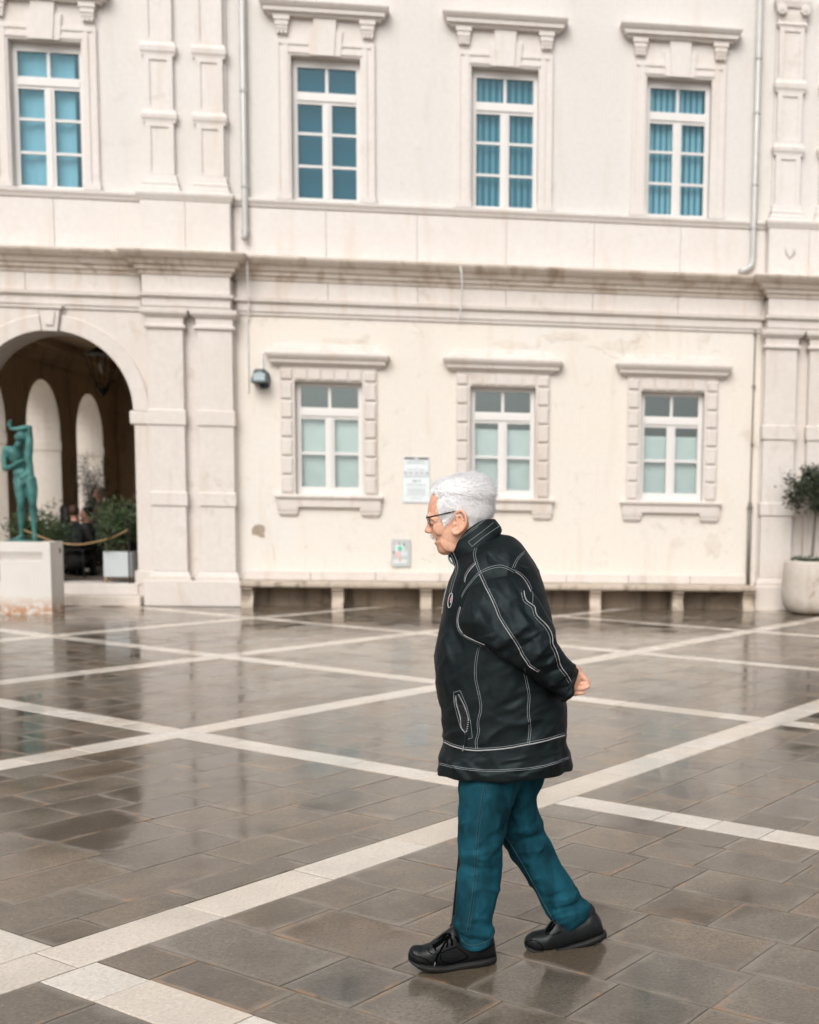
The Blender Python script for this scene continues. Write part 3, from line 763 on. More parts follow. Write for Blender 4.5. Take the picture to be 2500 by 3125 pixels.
# ================================================================== STONE BENCH
bench = empty('stone_bench', (-1.8, -0.2, 0), 'long weathered stone bench built along the foot of the wall', 'bench')
XB0, XB1 = -5.755, 2.075
for p, q in blocks(XB0, XB1, 1.33):
    MB().loft([[(x, -0.44, 0.305), (x, -0.465, 0.33), (x, -0.465, 0.375), (x, -0.44, 0.395), (x, 0.0, 0.395), (x, 0.0, 0.305)] for x in (p+0.003, q-0.003)]).build('seat_slab', M['bench'], bench)
for p, q in blocks(XB0, XB1, 1.0):
    MB().box(p+0.003, q-0.003, -0.05, 0.0, 0.397, 0.53, 0.006).build('back_course', M['stone'] , bench)
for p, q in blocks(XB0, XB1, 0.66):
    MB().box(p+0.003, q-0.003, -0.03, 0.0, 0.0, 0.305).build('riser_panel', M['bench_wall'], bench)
for xc in (-5.66, -4.335, -3.02, -1.74, -0.435, 0.855, 1.975):
    pr = [(-0.03, 0.0), (-0.41, 0.0), (-0.40, 0.05), (-0.36, 0.12), (-0.35, 0.17), (-0.38, 0.24), (-0.425, 0.28), (-0.42, 0.304), (-0.03, 0.304)]
    MB().prism(pr, 'x', xc-0.085, xc+0.085).build('leg', M['bench'], bench)

# ================================================================== THE WALKING MAN
YM = -14.70
def cA(x, y): return 1200+.4058*x, 1400+.4058*y
def cB(x, y): return 1250+.2029*x, 1400+.2029*y
def cC(x, y): return 1280+.3478*x, 1900+.3478*y
def cD(x, y): return 1200+.4058*x, 2350+.4058*y
def cE(x, y): return 1240+.1739*x, 2780+.1739*y
def cH(x, y): return 1650+.1159*x, 1980+.1159*y
def P3(c, q, dy=0.0): return at(*c(*q), YM+dy)

def fabric_nylon():
    m, t, p = newmat('black_nylon'); v = pos(t)
    col = mix(t, nz(t, v, 9, 3), (0.0016, 0.0026, 0.0029), (0.0030, 0.0045, 0.0050))
    t.links.new(col, p.inputs['Base Color']); p.inputs['Roughness'].default_value = 0.60; p.inputs['Specular IOR Level'].default_value = 0.34; p.inputs['Specular Tint'].default_value = (0.75, 0.95, 1.0, 1)
    p.inputs['Sheen Weight'].default_value = 0.0; p.inputs['Sheen Roughness'].default_value = 0.4; p.inputs['Sheen Tint'].default_value = (0.6, 0.8, 0.85, 1)
    h = N(t, 'ShaderNodeMath', operation='MULTIPLY_ADD'); t.links.new(nz(t, v, 48, 3, 0.6, 0.6), h.inputs[0]); h.inputs[1].default_value = 0.32
    t.links.new(nz(t, vscale(t, v, (1, 1, 1.6)), 8, 2, 0.45, 0.8), h.inputs[2])
    bump(t, p, h.outputs[0], 0.45, 0.008); return m
def denim():
    m, t, p = newmat('blue_denim'); v = pos(t)
    worn = ramp(t, nz(t, vscale(t, v, (1.6, 1.6, 0.75)), 6.5, 4, 0.6, 0.3), [(0.34, (0, 0, 0)), (0.66, (1, 1, 1))])
    col = mix(t, worn, (0.003, 0.022, 0.032), (0.0105, 0.086, 0.124))
    wv = nz(t, vscale(t, v, (1, 1, 0.25)), 900, 1)
    col = mix(t, ramp(t, wv, [(0.45, (0, 0, 0)), (0.7, (0.15, 0.15, 0.15))]), col, (0.05, 0.12, 0.15))
    t.links.new(col, p.inputs['Base Color']); p.inputs['Roughness'].default_value = 0.9; p.inputs['Specular IOR Level'].default_value = 0.08
    bump(t, p, nz(t, v, 420, 2), 0.35, 0.002); return m
def skinmat(name, c, c2):
    m, t, p = newmat(name); v = pos(t)
    col = mix(t, ramp(t, nz(t, v, 22, 4, 0.6), [(0.35, (0, 0, 0)), (0.7, (1, 1, 1))]), c, c2)
    col = mix(t, ramp(t, nz(t, v, 130, 3), [(0.35, (0.3, 0.3, 0.3)), (0.6, (0, 0, 0))]), col, tuple(x*0.7 for x in c2))
    t.links.new(col, p.inputs['Base Color']); p.inputs['Roughness'].default_value = 0.5; p.inputs['Specular IOR Level'].default_value = 0.35
    p.inputs['Subsurface Weight'].default_value = 0.12; p.inputs['Subsurface Radius'].default_value = (0.02, 0.008, 0.004); p.inputs['Subsurface Scale'].default_value = 0.3
    bump(t, p, nz(t, v, 180, 4), 0.25, 0.002); return m
M['nylon'] = fabric_nylon(); M['denim'] = denim()
M['skin'] = skinmat('weathered_skin', (0.78, 0.46, 0.325), (0.70, 0.34, 0.225))
def hairmat():
    m, t, p = newmat('white_hair'); v = pos(t)
    col = mix(t, ramp(t, nz(t, v, 110, 2, 0.6, 0.5), [(0.34, (0, 0, 0)), (0.50, (1, 1, 1))]), (0.86, 0.85, 0.85), (0.99, 0.985, 0.99))
    tr_ = N(t, 'ShaderNodeBsdfTranslucent'); t.links.new(col, tr_.inputs[0]); t.links.new(col, p.inputs['Base Color']); p.inputs['Roughness'].default_value = 0.6
    mx_ = N(t, 'ShaderNodeMixShader'); mx_.inputs[0].default_value = 0.5
    t.links.new(p.outputs[0], mx_.inputs[1]); t.links.new(tr_.outputs[0], mx_.inputs[2]); t.links.new(mx_.outputs[0], t.nodes['Material Output'].inputs[0]); return m
M['hair_white'] = hairmat()
M['hair_under'] = simple('grey_hair_roots', (0.92, 0.91, 0.92), 0.7, var=0.15, scale=160)
M['stitch'] = simple('white_stitching', (0.40, 0.44, 0.46), 0.7, var=0.1)
M['piping'] = simple('silver_piping', (0.42, 0.42, 0.43), 0.45, var=0.1)
M['zip'] = simple('zip_metal', (0.55, 0.60, 0.62), 0.3, 0.8, 0.3, 300)
M['leather'] = simple('black_leather', (0.006, 0.0078, 0.0083), 0.44, var=0.35, scale=40, bmp=0.25, bscale=170, spec=0.36)
M['rubber'] = simple('black_rubber', (0.0045, 0.005, 0.005), 0.65, var=0.25, scale=60)
M['lace'] = simple('black_lace', (0.0012, 0.0012, 0.0012), 0.95, spec=0.05)
M['black'] = simple('black_cloth', (0.006, 0.006, 0.007), 0.8)
M['seam'] = simple('denim_seam', (0.02, 0.065, 0.085), 0.85)
M['lining'] = simple('pale_blue_lining', (0.30, 0.42, 0.47), 0.8)
M['eyewear'] = simple('dark_eyewear', (0.012, 0.011, 0.012), 0.3)
M['lens'] = glassmat('clear_lens', (0.96, 0.97, 0.98), (0.9, 0.9, 0.9), base=0.03)
M['eye'] = simple('eye', (0.5, 0.46, 0.43), 0.2)
M['red'] = simple('red_print', (0.5, 0.03, 0.03), 0.6)

def ring2(Fp, Bp, w, n=72, e=0.9, yc=0.0, bow=0.0):
    c = (Fp+Bp)*0.5; a = (Fp-Bp)*0.5; out = []
    for j in range(n):
        th = 2*math.pi*j/n; co, si = math.cos(th), math.sin(th)
        x = math.copysign(abs(co)**e, co); y = math.copysign(abs(si)**e, si)
        out.append(c + a*x + Vector((0, w*y, bow*si*si)))
    return out
def sections(lst, k):
    """lst = [(F, B, w)] -> smoothly interpolated"""
    Fs, ws = catmull([l[0] for l in lst], [l[2] for l in lst], k)
    Bs, _ = catmull([l[1] for l in lst], [l[2] for l in lst], k)
    return list(zip(Fs, Bs, ws))
def displace(me, fn, crease=None):
    me.update()
    n = len(me.vertices)
    nr = [v.normal.copy() for v in me.vertices]; co = [v.co.copy() for v in me.vertices]
    cz = crease(np.array([tuple(c) for c in co])) if crease else None
    for i in range(n):
        k = fn(co[i], nr[i])
        if crease: k += cz[i]*(0.35+0.65*min(1, abs(nr[i].y)*1.3))
        me.vertices[i].co = co[i] + nr[i]*k
    me.update()
def creases(lst, rnd=()):
    """lst = [(A, B, amplitude, width)] in the side plane: folds steep on one flank, soft on the other.
    rnd = [(corner, corner, count, mean angle, spread, amplitude, length, seed)] scatters finer ones"""
    L = [(a.x, a.z, b.x, b.z, am, w) for a, b, am, w in lst]
    for (p, q, cnt, ang, spread, am, ln, seed) in rnd:
        g = random.Random(seed)
        for _ in range(cnt):
            x, z = g.uniform(p.x, q.x), g.uniform(p.z, q.z); t = R(ang+g.gauss(0, spread)); l = ln*g.uniform(.5, 1.3)
            L.append((x-math.cos(t)*l/2, z-math.sin(t)*l/2, x+math.cos(t)*l/2, z+math.sin(t)*l/2, am*g.uniform(.4, 1.2), g.uniform(.007, .015)))
    def f(P):
        X, Z = P[:, 0], P[:, 2]; s = np.zeros(len(P))
        wob = .006*np.sin(X*37+Z*23)
        for ax, az, bx, bz, am, w in L:
            dx, dz = bx-ax, bz-az; l2 = dx*dx+dz*dz; l = math.sqrt(l2)
            t = np.clip(((X-ax)*dx+(Z-az)*dz)/l2, 0, 1)
            ex, ez = X-(ax+dx*t), Z-(az+dz*t); d = np.sqrt(ex*ex+ez*ez)
            side = ((X-ax)*dz-(Z-az)*dx)/l + wob
            ww = np.where(side > 0, w*1.5, w*.55)
            s += am*np.exp(-(d/ww)**1.6)*np.sin(np.pi*(0.08+0.84*t))
        return s
    return f

man = empty('person', (-2.1, YM, 0), 'white-haired person in black jacket and jeans walking left, hand behind back', 'person')

# ---- jacket (torso)
SJ = [((cC, (152, 1295)), (cC, (1330, 1255)), .200), ((cC, (172, 1215)), (cC, (1316, 1185)), .198), ((cC, (206, 1100)), (cC, (1290, 1080)), .197),
      ((cC, (214, 1030)), (cC, (1276, 1000)), .196), ((cC, (200, 900)), (cC, (1283, 900)), .197), ((cC, (185, 740)), (cC, (1290, 740)), .20),
      ((cC, (150, 550)), (cC, (1255, 550)), .205), ((cC, (136, 380)), (cC, (1225, 380)), .208), ((cC, (142, 230)), (cC, (1195, 210)), .208),
      ((cC, (168, 80)), (cC, (1168, 30)), .205), ((cA, (370, 1165)), (cA, (1188, 1180)), .20), ((cA, (386, 1040)), (cA, (1150, 1020)), .197),
      ((cA, (415, 930)), (cA, (1112, 900)), .195), ((cA, (455, 850)), (cA, (1062, 785)), .188), ((cA, (478, 800)), (cA, (1002, 695)), .168),
      ((cA, (490, 760)), (cA, (925, 612)), .130), ((cA, (505, 735)), (cA, (865, 570)), .092), ((cA, (530, 700)), (cA, (800, 560)), .06)]
sj = sections([(P3(*a), P3(*b), w) for a, b, w in SJ], 11)
jm = MB().loft([ring2(a, b, w, 168, 0.88) for a, b, w in sj])
jme = jm.mesh('jacket', True)
Pa = lambda x, y: P3(cA, (x, y)); Pc = lambda x, y: P3(cC, (x, y))
cr_j = creases([(Pc(215, 60), Pc(300, 330), .010, .016), (Pc(330, 30), Pc(380, 200), -.010, .014), (Pc(180, 250), Pc(330, 700), .006, .02),
                (Pc(640, 250), Pc(560, 560), -.006, .02), (Pc(720, 420), Pc(640, 700), .006, .02), (Pc(860, 420), Pc(700, 640), .007, .018), (Pc(1120, 560), Pc(760, 820), .006, .022),
                (Pc(1180, 660), Pc(900, 900), -.006, .02), (Pc(1240, 760), Pc(1000, 960), .006, .02), (Pc(700, 820), Pc(520, 1000), .006, .02),
                (Pc(260, 1110), Pc(420, 1250), .007, .012), (Pc(420, 1140), Pc(620, 1260), .007, .013), (Pc(640, 1240), Pc(900, 1130), .008, .014), (Pc(880, 1250), Pc(1150, 1100), .008, .014), (Pc(1080, 1240), Pc(1260, 1120), .006, .012), (Pc(700, 1150), Pc(850, 1120), -.006, .012),
                (Pa(700, 700), Pa(880, 800), -.010, .014), (Pa(760, 650), Pa(930, 740), .006, .014), (Pa(520, 880), Pa(480, 1010), -.006, .012), (Pa(420, 1140), Pa(400, 1300), .006, .015), (Pa(450, 1180), Pa(470, 1330), -.007, .013)],
               [(Pc(200, 300), Pc(900, 1000), 34, 50, 22, .0042, .11, 1), (Pc(850, 500), Pc(1280, 1000), 26, 35, 18, .0045, .11, 2), (Pc(200, 1100), Pc(1300, 1250), 30, 25, 35, .005, .07, 3), (Pa(380, 950), Pa(520, 1350), 12, 75, 20, .004, .09, 4), (Pa(650, 620), Pa(1080, 850), 16, -40, 25, .0045, .09, 5), (Pa(1000, 850), Pa(1180, 1150), 9, -70, 15, .004, .1, 6)])
def fj(p, n):
    k = noise.noise(Vector((p.x*7, p.y*7, p.z*4.5)))*.006 + noise.noise(Vector((p.x*17+3, p.y*17, p.z*12)))*.0028
    q = Vector((p.x*5+p.z*3.5, p.y*4, p.z*7-p.x*4))
    rdg = (1-abs(noise.noise(q))*2.4)
    k += .0075*max(0, rdg)**3 * (0.6+0.8*noise.noise(p*3+Vector((9, 1, 4))))
    hz = max(0, min(1, (0.86-p.z)/.12))          # ripple of the hem band
    k += hz*.0035*math.sin(26*p.x+17*p.y+9*noise.noise(p*5))
    return k 
displace(jme, fj, cr_j)
jacket = link('jacket', jme, M['nylon'], man)

# ---- near sleeve
SS = [((cA, (900, 850)), (cA, (640, 930)), -.09, .05), ((cA, (935, 850)), (cA, (600, 945)), -.145, .055), ((cA, (1010, 950)), (cA, (545, 1050)), -.175, .07),
      ((cA, (1105, 1075)), (cA, (515, 1180)), -.195, .08), ((cA, (1165, 1195)), (cA, (535, 1290)), -.205, .082), ((cA, (1212, 1300)), (cA, (620, 1385)), -.21, .08),
      ((cC, (1192, 130)), (cC, (600, 230)), -.21, .078), ((cC, (1237, 215)), (cC, (760, 335)), -.205, .074), ((cC, (1290, 300)), (cC, (905, 425)), -.195, .067),
      ((cC, (1335, 362)), (cC, (1045, 515)), -.18, .060), ((cC, (1356, 385)), (cC, (1150, 605)), -.168, .054), ((cC, (1368, 420)), (cC, (1238, 662)), -.158, .050),
      ((cC, (1370, 450)), (cC, (1268, 690)), -.153, .046), ((cC, (1355, 470)), (cC, (1272, 665)), -.150, .038)]
def sleeve_rings(lst, k, side=1):
    U, b = catmull([P3(u[0], u[1], yo*side) for u, l, yo, w in lst], [w for *_, w in lst], k)
    Lw, _ = catmull([P3(l[0], l[1], yo*side) for u, l, yo, w in lst], [w for *_, w in lst], k)
    return [ring2(u, l, w, 96, 0.95) for u, l, w in zip(U, Lw, b)]
sm_ = MB().loft(sleeve_rings(SS, 12)); sme = sm_.mesh('sleeve', True)
cr_s = creases([(Pa(620, 1000), Pa(760, 1330), .010, .016), (Pa(700, 950), Pa(900, 1330), -.008, .016), (Pa(900, 930), Pa(1040, 1180), -.010, .016), (Pa(840, 880), Pa(980, 1080), .008, .015),
                (Pa(1000, 1180), Pa(820, 1330), .010, .014), (Pa(1080, 1230), Pa(900, 1420), -.011, .014), (Pa(1150, 1300), Pa(980, 1460), .010, .014), (Pa(1190, 1360), Pa(1100, 1470), -.009, .013),
                (Pc(1180, 240), Pc(960, 300), .009, .013), (Pc(1230, 300), Pc(1030, 380), -.009, .013), (Pc(1280, 350), Pc(1080, 470), .008, .012), (Pc(1300, 440), Pc(1130, 540), -.007, .012), (Pc(1320, 520), Pc(1200, 610), .005, .010),
                (Pc(640, 120), Pc(900, 330), .009, .016), (Pc(560, 160), Pc(800, 330), -.006, .013)],
               [(Pa(600, 880), Pa(1000, 1200), 22, -62, 18, .0045, .10, 11), (Pa(700, 1200), Pa(1180, 1450), 26, 30, 25, .005, .08, 12), (Pc(850, 200), Pc(1330, 600), 30, 35, 30, .0045, .06, 13)])
def fs_(p, n):
    k = noise.noise(Vector((p.x*9, p.y*9+5, p.z*9)))*.005 + noise.noise(Vector((p.x*22, p.y*22, p.z*22)))*.002
    q = Vector((p.x*8+p.z*5, p.y*6, p.z*6-p.x*6))
    k += .007*max(0, 1-abs(noise.noise(q))*2.4)**3
    return k
displace(sme, fs_, cr_s)
sleeve = link('sleeve', sme, M['nylon'], jacket)
cuff = MB()
for i, q in enumerate((0.0, 0.35, 0.7, 1.0)):
    a, b = (1371+6*q*0, 415), (1236, 668)
    U, Lo = P3(cC, (1368+10*q, 418), -.158), P3(cC, (1240+22*q, 668+14*q), -.158)
    rg_ = ring2(U, Lo, .0525-.004*q, 40, .95)
    cuff.tube(rg_+[rg_[0]], .0075, 8, caps=False)
cuff.build('cuff', M['black'], sleeve, smooth=True)['kind'] = 'stuff'
# ---- far sleeve, hanging, hand on the cane
fs = MB().tube(*(lambda a: (a[0], a[1]))(catmull([at(1512, 1775, YM+.12), at(1520, 1830, YM+.19), at(1535, 1990, YM+.23), at(1490, 2090, YM+.25), at(1450, 2160, YM+.265)], [.07, .085, .075, .062, .05], 6)), 24)
fs.build('sleeve', M['nylon'], jacket, smooth=True)

# ---- collar
SC = [((cB, (700, 1650)), (cB, (1375, 1120)), .088, .0), ((cB, (625, 1500)), (cB, (1392, 1080)), .086, .008), ((cB, (592, 1465)), (cB, (1372, 1010)), .082, .018),
      ((cB, (612, 1390)), (cB, (1300, 915)), .076, .030), ((cB, (640, 1385)), (cB, (1275, 920)), .071, .030), ((cB, (680, 1460)), (cB, (1300, 1040)), .070, .015), ((cB, (720, 1560)), (cB, (1300, 1140)), .068, .0)]
Fs, ws = catmull([P3(a[0], a[1]) for a, b, w, bo in SC], [w for a, b, w, bo in SC], 5)
Bs, bo = catmull([P3(b[0], b[1]) for a, b, w, bo_ in SC], [q for *_, q in SC], 5)
cm = MB().loft([ring2(f_, b_, w, 72, .95, 0, o_) for f_, b_, w, o_ in zip(Fs, Bs, ws, bo)])
cme = cm.mesh('collar', True)
displace(cme, lambda p, n: noise.noise(Vector((p.x*14, p.y*14, p.z*20)))*.003 + noise.noise(Vector((p.x*40, p.y*40, p.z*40)))*.001)
collar = link('collar', cme, M['nylon'], jacket)

# ---- trousers
NL = [((500, -80), (1010, -80), -.065, .11), ((504, 60), (965, 90), -.075, .108), ((497, 250), (882, 280), -.085, .10), ((487, 450), (846, 460), -.09, .09), ((481, 590), (824, 560), -.09, .083),
      ((495, 680), (819, 680), -.09, .078), ((484, 800), (807, 820), -.092, .075), ((468, 980), (780, 980), -.095, .071), ((451, 1125), (752, 1130), -.097, .070), ((466, 1190), (762, 1196), -.098, .074), ((496, 1255), (758, 1232), -.098, .072), ((530, 1308), (745, 1278), -.098, .066), ((578, 1330), (712, 1300), -.098, .05)]
FL = [((690, -80), (1130, -80), .065, .11), ((740, 60), (1127, 60), .075, .105), ((790, 200), (1086, 195), .085, .10), ((830, 380), (1096, 335), .09, .09), ((822, 525), (1122, 430), .09, .085),
      ((880, 622), (1190, 560), .09, .08), ((960, 742), (1252, 690), .09, .076), ((1040, 872), (1334, 805), .09, .074), ((1110, 992), (1388, 915), .09, .071), ((1160, 1080), (1428, 968), .09, .070), ((1198, 1140), (1478, 1012), .09, .074), ((1240, 1192), (1470, 1078), .09, .068), ((1290, 1222), (1392, 1138), .09, .05)]
tm = MB()
for lst in (NL, FL):
    Ls, b = catmull([P3(cD, l, yo) for l, r, yo, w in lst], [w for *_, w in lst], 6)
    Rs, _ = catmull([P3(cD, r, yo) for l, r, yo, w in lst], [w for *_, w in lst], 6)
    tm.loft([ring2(l, r, w, 48, .95) for l, r, w in zip(Ls, Rs, b)])
tm.loft([ring2(at(1405, y, YM), at(1690, y, YM), w, 48, .9) for y, w in ((2120, .15), (2200, .17), (2300, .172), (2340, .165))])
tme = remesh(tm, .0065, 1, 'trousers')
Pd = lambda x, y: P3(cD, (x, y))
cr_t = creases([(Pd(500, 560), Pd(800, 470), .008, .014), (Pd(500, 620), Pd(760, 640), -.006, .013), (Pd(860, 470), Pd(1110, 430), .010, .014), (Pd(870, 540), Pd(1150, 500), -.010, .014), (Pd(920, 620), Pd(1200, 590), .008, .014), (Pd(1060, 380), Pd(900, 500), .006, .014),
                (Pd(840, 330), Pd(990, 180), .008, .016), (Pd(880, 360), Pd(1060, 260), -.006, .014), (Pd(470, 1120), Pd(740, 1170), -.009, .010), (Pd(520, 1220), Pd(750, 1215), .009, .010), (Pd(560, 1270), Pd(740, 1255), -.007, .008), (Pd(470, 1040), Pd(700, 1080), .006, .012),
                (Pd(1180, 1000), Pd(1420, 960), .008, .012), (Pd(1210, 1060), Pd(1460, 1010), -.009, .011), (Pd(1230, 1130), Pd(1470, 1060), .008, .010), (Pd(1290, 900), Pd(1120, 960), .006, .014), (Pd(520, 700), Pd(700, 860), .005, .018), (Pd(650, 480), Pd(800, 350), -.006, .018), (Pd(700, 900), Pd(560, 1060), .005, .016)],
               [(Pd(490, 100), Pd(900, 500), 14, 70, 25, .003, .10, 21), (Pd(480, 500), Pd(830, 700), 12, 10, 20, .0035, .07, 22), (Pd(450, 1050), Pd(760, 1300), 16, 5, 15, .004, .06, 23), (Pd(860, 350), Pd(1200, 640), 16, 12, 15, .004, .08, 24), (Pd(1150, 950), Pd(1480, 1180), 16, 20, 15, .004, .07, 25), (Pd(950, 650), Pd(1350, 950), 10, -50, 15, .003, .1, 26)])
displace(tme, lambda p, n: noise.noise(Vector((p.x*8, p.y*8, p.z*10)))*.005 + noise.noise(Vector((p.x*20, p.y*20, p.z*28)))*.0022 + .006*max(0, 1-abs(noise.noise(Vector((p.x*9+p.z*3, p.y*7, p.z*8-p.x*3))))*2.3)**3, cr_t)
trousers = link('trousers', tme, M['denim'], man)

# ---- shoes
def shoe(conv, top, bot, sole, yline, wscale, rear):
    """top/bot/sole = outlines [(x, y)] in sheet units; yline(x) = depth of the near edge; width follows the last"""
    xs0, xs1 = top[0][0], top[-1][0]
    def itp(l, x): return float(np.interp(x, [p[0] for p in l], [p[1] for p in l]))
    def half(t): return wscale*float(np.interp(t, [0, .04, .12, .3, .45, .62, .8, .93, 1], [.012, .026, .040, .048, .044, .037, .036, .032, .014]))
    up = MB(); rings = []
    n = 40
    for i in range(n+1):
        t = i/n; t = t*t*(3-2*t)*0.35+t*0.65
        x = lerp(xs0, xs1, t); Y = yline(x)
        a, b = at(*conv(x, itp(top, x)), Y), at(*conv(x, itp(bot, x)), Y)
        h = half(t); cyy = Y+wscale*0.046
        ring = []
        for j in range(32):
            th = 2*math.pi*j/32; si, co = math.sin(th), math.cos(th)
            zc = (a.z+b.z)/2; hz = (a.z-b.z)/2
            # pear-shaped section: wide at the sole, narrow on top
            wd = h*(1.0 if si < 0 else (1-0.55*si**2))
            ring.append((a.x if si > 0 else b.x, cyy + wd*math.copysign(abs(co)**.75, co), zc+hz*math.copysign(abs(si)**.8, si)))
        rings.append(ring)
    up.loft(rings)
    me = up.mesh('shoe', True)
    displace(me, lambda p, n: noise.noise(Vector((p.x*30, p.y*30, p.z*30)))*.0014)
    o = link('shoe', me, M['leather'], man)
    so = MB(); rings = []
    for i in range(n+1):
        t = i/n; x = lerp(sole[0][0], sole[-1][0], t); Y = yline(x)
        a, b = at(*conv(x, itp(bot, x)), Y), at(*conv(x, itp(sole, x)), Y)
        h = half(max(0.02, min(.98, t)))+.004; cyy = Y+wscale*0.046
        zt, zb = a.z+.004, min(b.z, a.z-.004)
        rings.append([(a.x, cyy-h*.96, zt), (a.x, cyy-h, (zt*.6+zb*.4)), (a.x, cyy-h*.95, zb+.001), (a.x, cyy-h*.7, zb), (a.x, cyy+h*.7, zb), (a.x, cyy+h*.95, zb+.001), (a.x, cyy+h, (zt*.6+zb*.4)), (a.x, cyy+h*.96, zt)])
    so.loft(rings); so.build('sole', M['rubber'], o, smooth=True)
    return o, me
topE = [(22, 830), (40, 760), (100, 692), (180, 682), (260, 684), (390, 650), (480, 585), (600, 495), (700, 415), (800, 352), (870, 322), (940, 380), (1060, 470), (1200, 520), (1400, 500), (1500, 478), (1530, 530), (1560, 640), (1578, 800)]
botE = [(22, 880), (60, 935), (120, 965), (400, 1010), (700, 1020), (1000, 975), (1300, 925), (1578, 880)]
solE = [(24, 885), (60, 935), (120, 985), (250, 1052), (400, 1085), (600, 1095), (850, 1080), (1100, 1046), (1400, 1005), (1560, 975), (1590, 925)]
nshoe, nsme = shoe(cE, topE, botE, solE, lambda x: -14.866-.046*(600-x)/960, 1.0, False)
topD = [(990, 1320), (1000, 1285), (1050, 1248), (1150, 1228), (1190, 1165), (1240, 1130), (1300, 1150), (1400, 1130), (1500, 1082), (1540, 1105), (1570, 1150), (1595, 1235)]
botD = [(990, 1340), (1020, 1362), (1080, 1378), (1180, 1380), (1300, 1352), (1450, 1310), (1595, 1255)]
solD = [(992, 1340), (1015, 1364), (1060, 1388), (1150, 1397), (1300, 1372), (1450, 1342), (1590, 1296), (1612, 1272)]
fshoe, fsme = shoe(cD, topD, botD, solD, lambda x: -14.700+.05*(x-1100)/500, 1.0, True)

# ---- bodies of head, neck, hands: one continuous skin
def headring(Fq, Bq, w, dl, n=80):
    Fv, Bv = P3(cB, Fq), P3(cB, Bq)
    c = (Fv+Bv)*.5; a = (Fv-Bv)*.5; out = []
    u = .000228
    for j in range(n):
        th = 2*math.pi*j/n; co, si = math.cos(th), math.sin(th)
        fx = max(0, co)
        yy = w*math.copysign(abs(si)**.92, si)*(1-.13*fx)
        out.append(c + a*math.copysign(abs(co)**.95, co) + Vector((dl*u*fx**5, yy, 0)))
    return out
HL = [((500, 1446), (700, 1440), .022, 0), ((452, 1420), (800, 1370), .042, -4), ((425, 1385), (900, 1290), .052, 0), ((398, 1318), (960, 1200), .060, 8), ((376, 1262), (1010, 1130), .065, -6), ((362, 1225), (1040, 1080), .067, 42), ((350, 1190), (1070, 1040), .069, 6),
      ((336, 1130), (1110, 970), .071, 0), ((320, 1050), (1160, 880), .073, 0), ((308, 980), (1200, 800), .0745, 6), ((296, 920), (1222, 730), .0755, 16), ((272, 850), (1215, 650), .0765, 0), ((276, 750), (1195, 550), .0775, 0),
      ((298, 650), (1160, 460), .0765, 0), ((335, 545), (1105, 390), .070, 0), ((400, 450), (1030, 340), .058, 0), ((500, 380), (930, 310), .042, 0), ((620, 335), (820, 300), .02, 0)]
def interp_levels(L, k):
    A, w = catmull([Vector((*l[0], 0)) for l in L], [l[2] for l in L], k); B, d = catmull([Vector((*l[1], 0)) for l in L], [l[3] for l in L], k)
    return [((a.x, a.y), (b.x, b.y), q, e) for a, b, q, e in zip(A, B, w, d)]
hlv = interp_levels(HL, 5)
hrings = [headring(*l) for l in hlv]
body = MB().loft(hrings)
nose = [((285, 880), .0065), ((270, 930), .0075), ((262, 980), .0095), ((246, 1030), .0125), ((230, 1062), .0155), ((224, 1082), .017), ((230, 1102), .0175), ((255, 1116), .0150), ((300, 1122), .010)]
body.loft([ring2(P3(cB, p), P3(cB, (390, p[1]-20)), w, 20, 1.0) for p, w in nose])
for s in (-1, 1):
    body.ellipsoid(P3(cB, (300, 1092), s*.0125), (.012, .008, .008))                      # nostril wings
    body.ellipsoid(P3(cB, (300, 862), s*.034), (.010, .022, .0075))                      # brow ridge
    body.ellipsoid(P3(cB, (480, 1040), s*.050), (.030, .011, .028))                      # cheek
    body.ellipsoid(P3(cB, (640, 1260), s*.046), (.040, .013, .034))                      # jowl
    body.ellipsoid(P3(cB, (352, 968), s*.034), (.011, .017, .0055))
    body.ellipsoid(P3(cB, (352, 905), s*.035), (.011, .018, .0060))
    body.ellipsoid(P3(cB, (395, 930), s*.050), (.010, .010, .010))                       # eye bag
    path = [(695, 890), (700, 825), (745, 788), (805, 802), (846, 868), (850, 955), (822, 1035), (772, 1088), (722, 1122), (675, 1118), (650, 1082)]
    dy = [-.076, -.084, -.088, -.092, -.095, -.095, -.092, -.088, -.084, -.081, -.078]
    body.capsule([P3(cB, p, -s*d) for p, d in zip(path, dy)], [.0055]*8+[.0065, .007, .006], 10)
    body.ellipsoid(P3(cB, (770, 950), s*.080), (.016, .0075, .032), rot=Matrix.Rotation(R(-8), 3, 'Y'))
    body.ellipsoid(P3(cB, (690, 1078), s*.079), (.0105, .006, .012))
    body.ellipsoid(P3(cB, (672, 990), s*.079), (.006, .006, .010))                       # tragus
    body.capsule([P3(cB, p, s*.0885) for p in ((735, 870), (775, 860), (800, 920), (790, 1000), (750, 1050))], [.004]*5, 8)
body.capsule([at(1440, 1600, YM), at(1462, 1660, YM), at(1490, 1720, YM), at(1510, 1850, YM), at(1525, 2050, YM), at(1540, 2250, YM)], [.058, .062, .075, .12, .125, .12], 24)
for s, k, a in ((-.08, (650, 600), (630, 1230)), (.08, (1010, 480), (1370, 1090))):
    body.capsule([at(1545, 2250, YM+s), P3(cD, k, s), P3(cD, a, s)], [.075, .05, .035], 16)
body.capsule([at(1505, 1790, YM-.05), at(1530, 1820, YM-.17), P3(cC, (880, 130), -.20), P3(cC, (1130, 410), -.175), P3(cC, (1300, 540), -.155), P3(cH, (900, 720), -.150)], [.06, .055, .045, .04, .030, .026], 16)
body.capsule([at(1505, 1790, YM+.05), at(1520, 1830, YM+.18), at(1535, 1985, YM+.23), at(1455, 2150, YM+.262)], [.06, .055, .045, .028], 16)
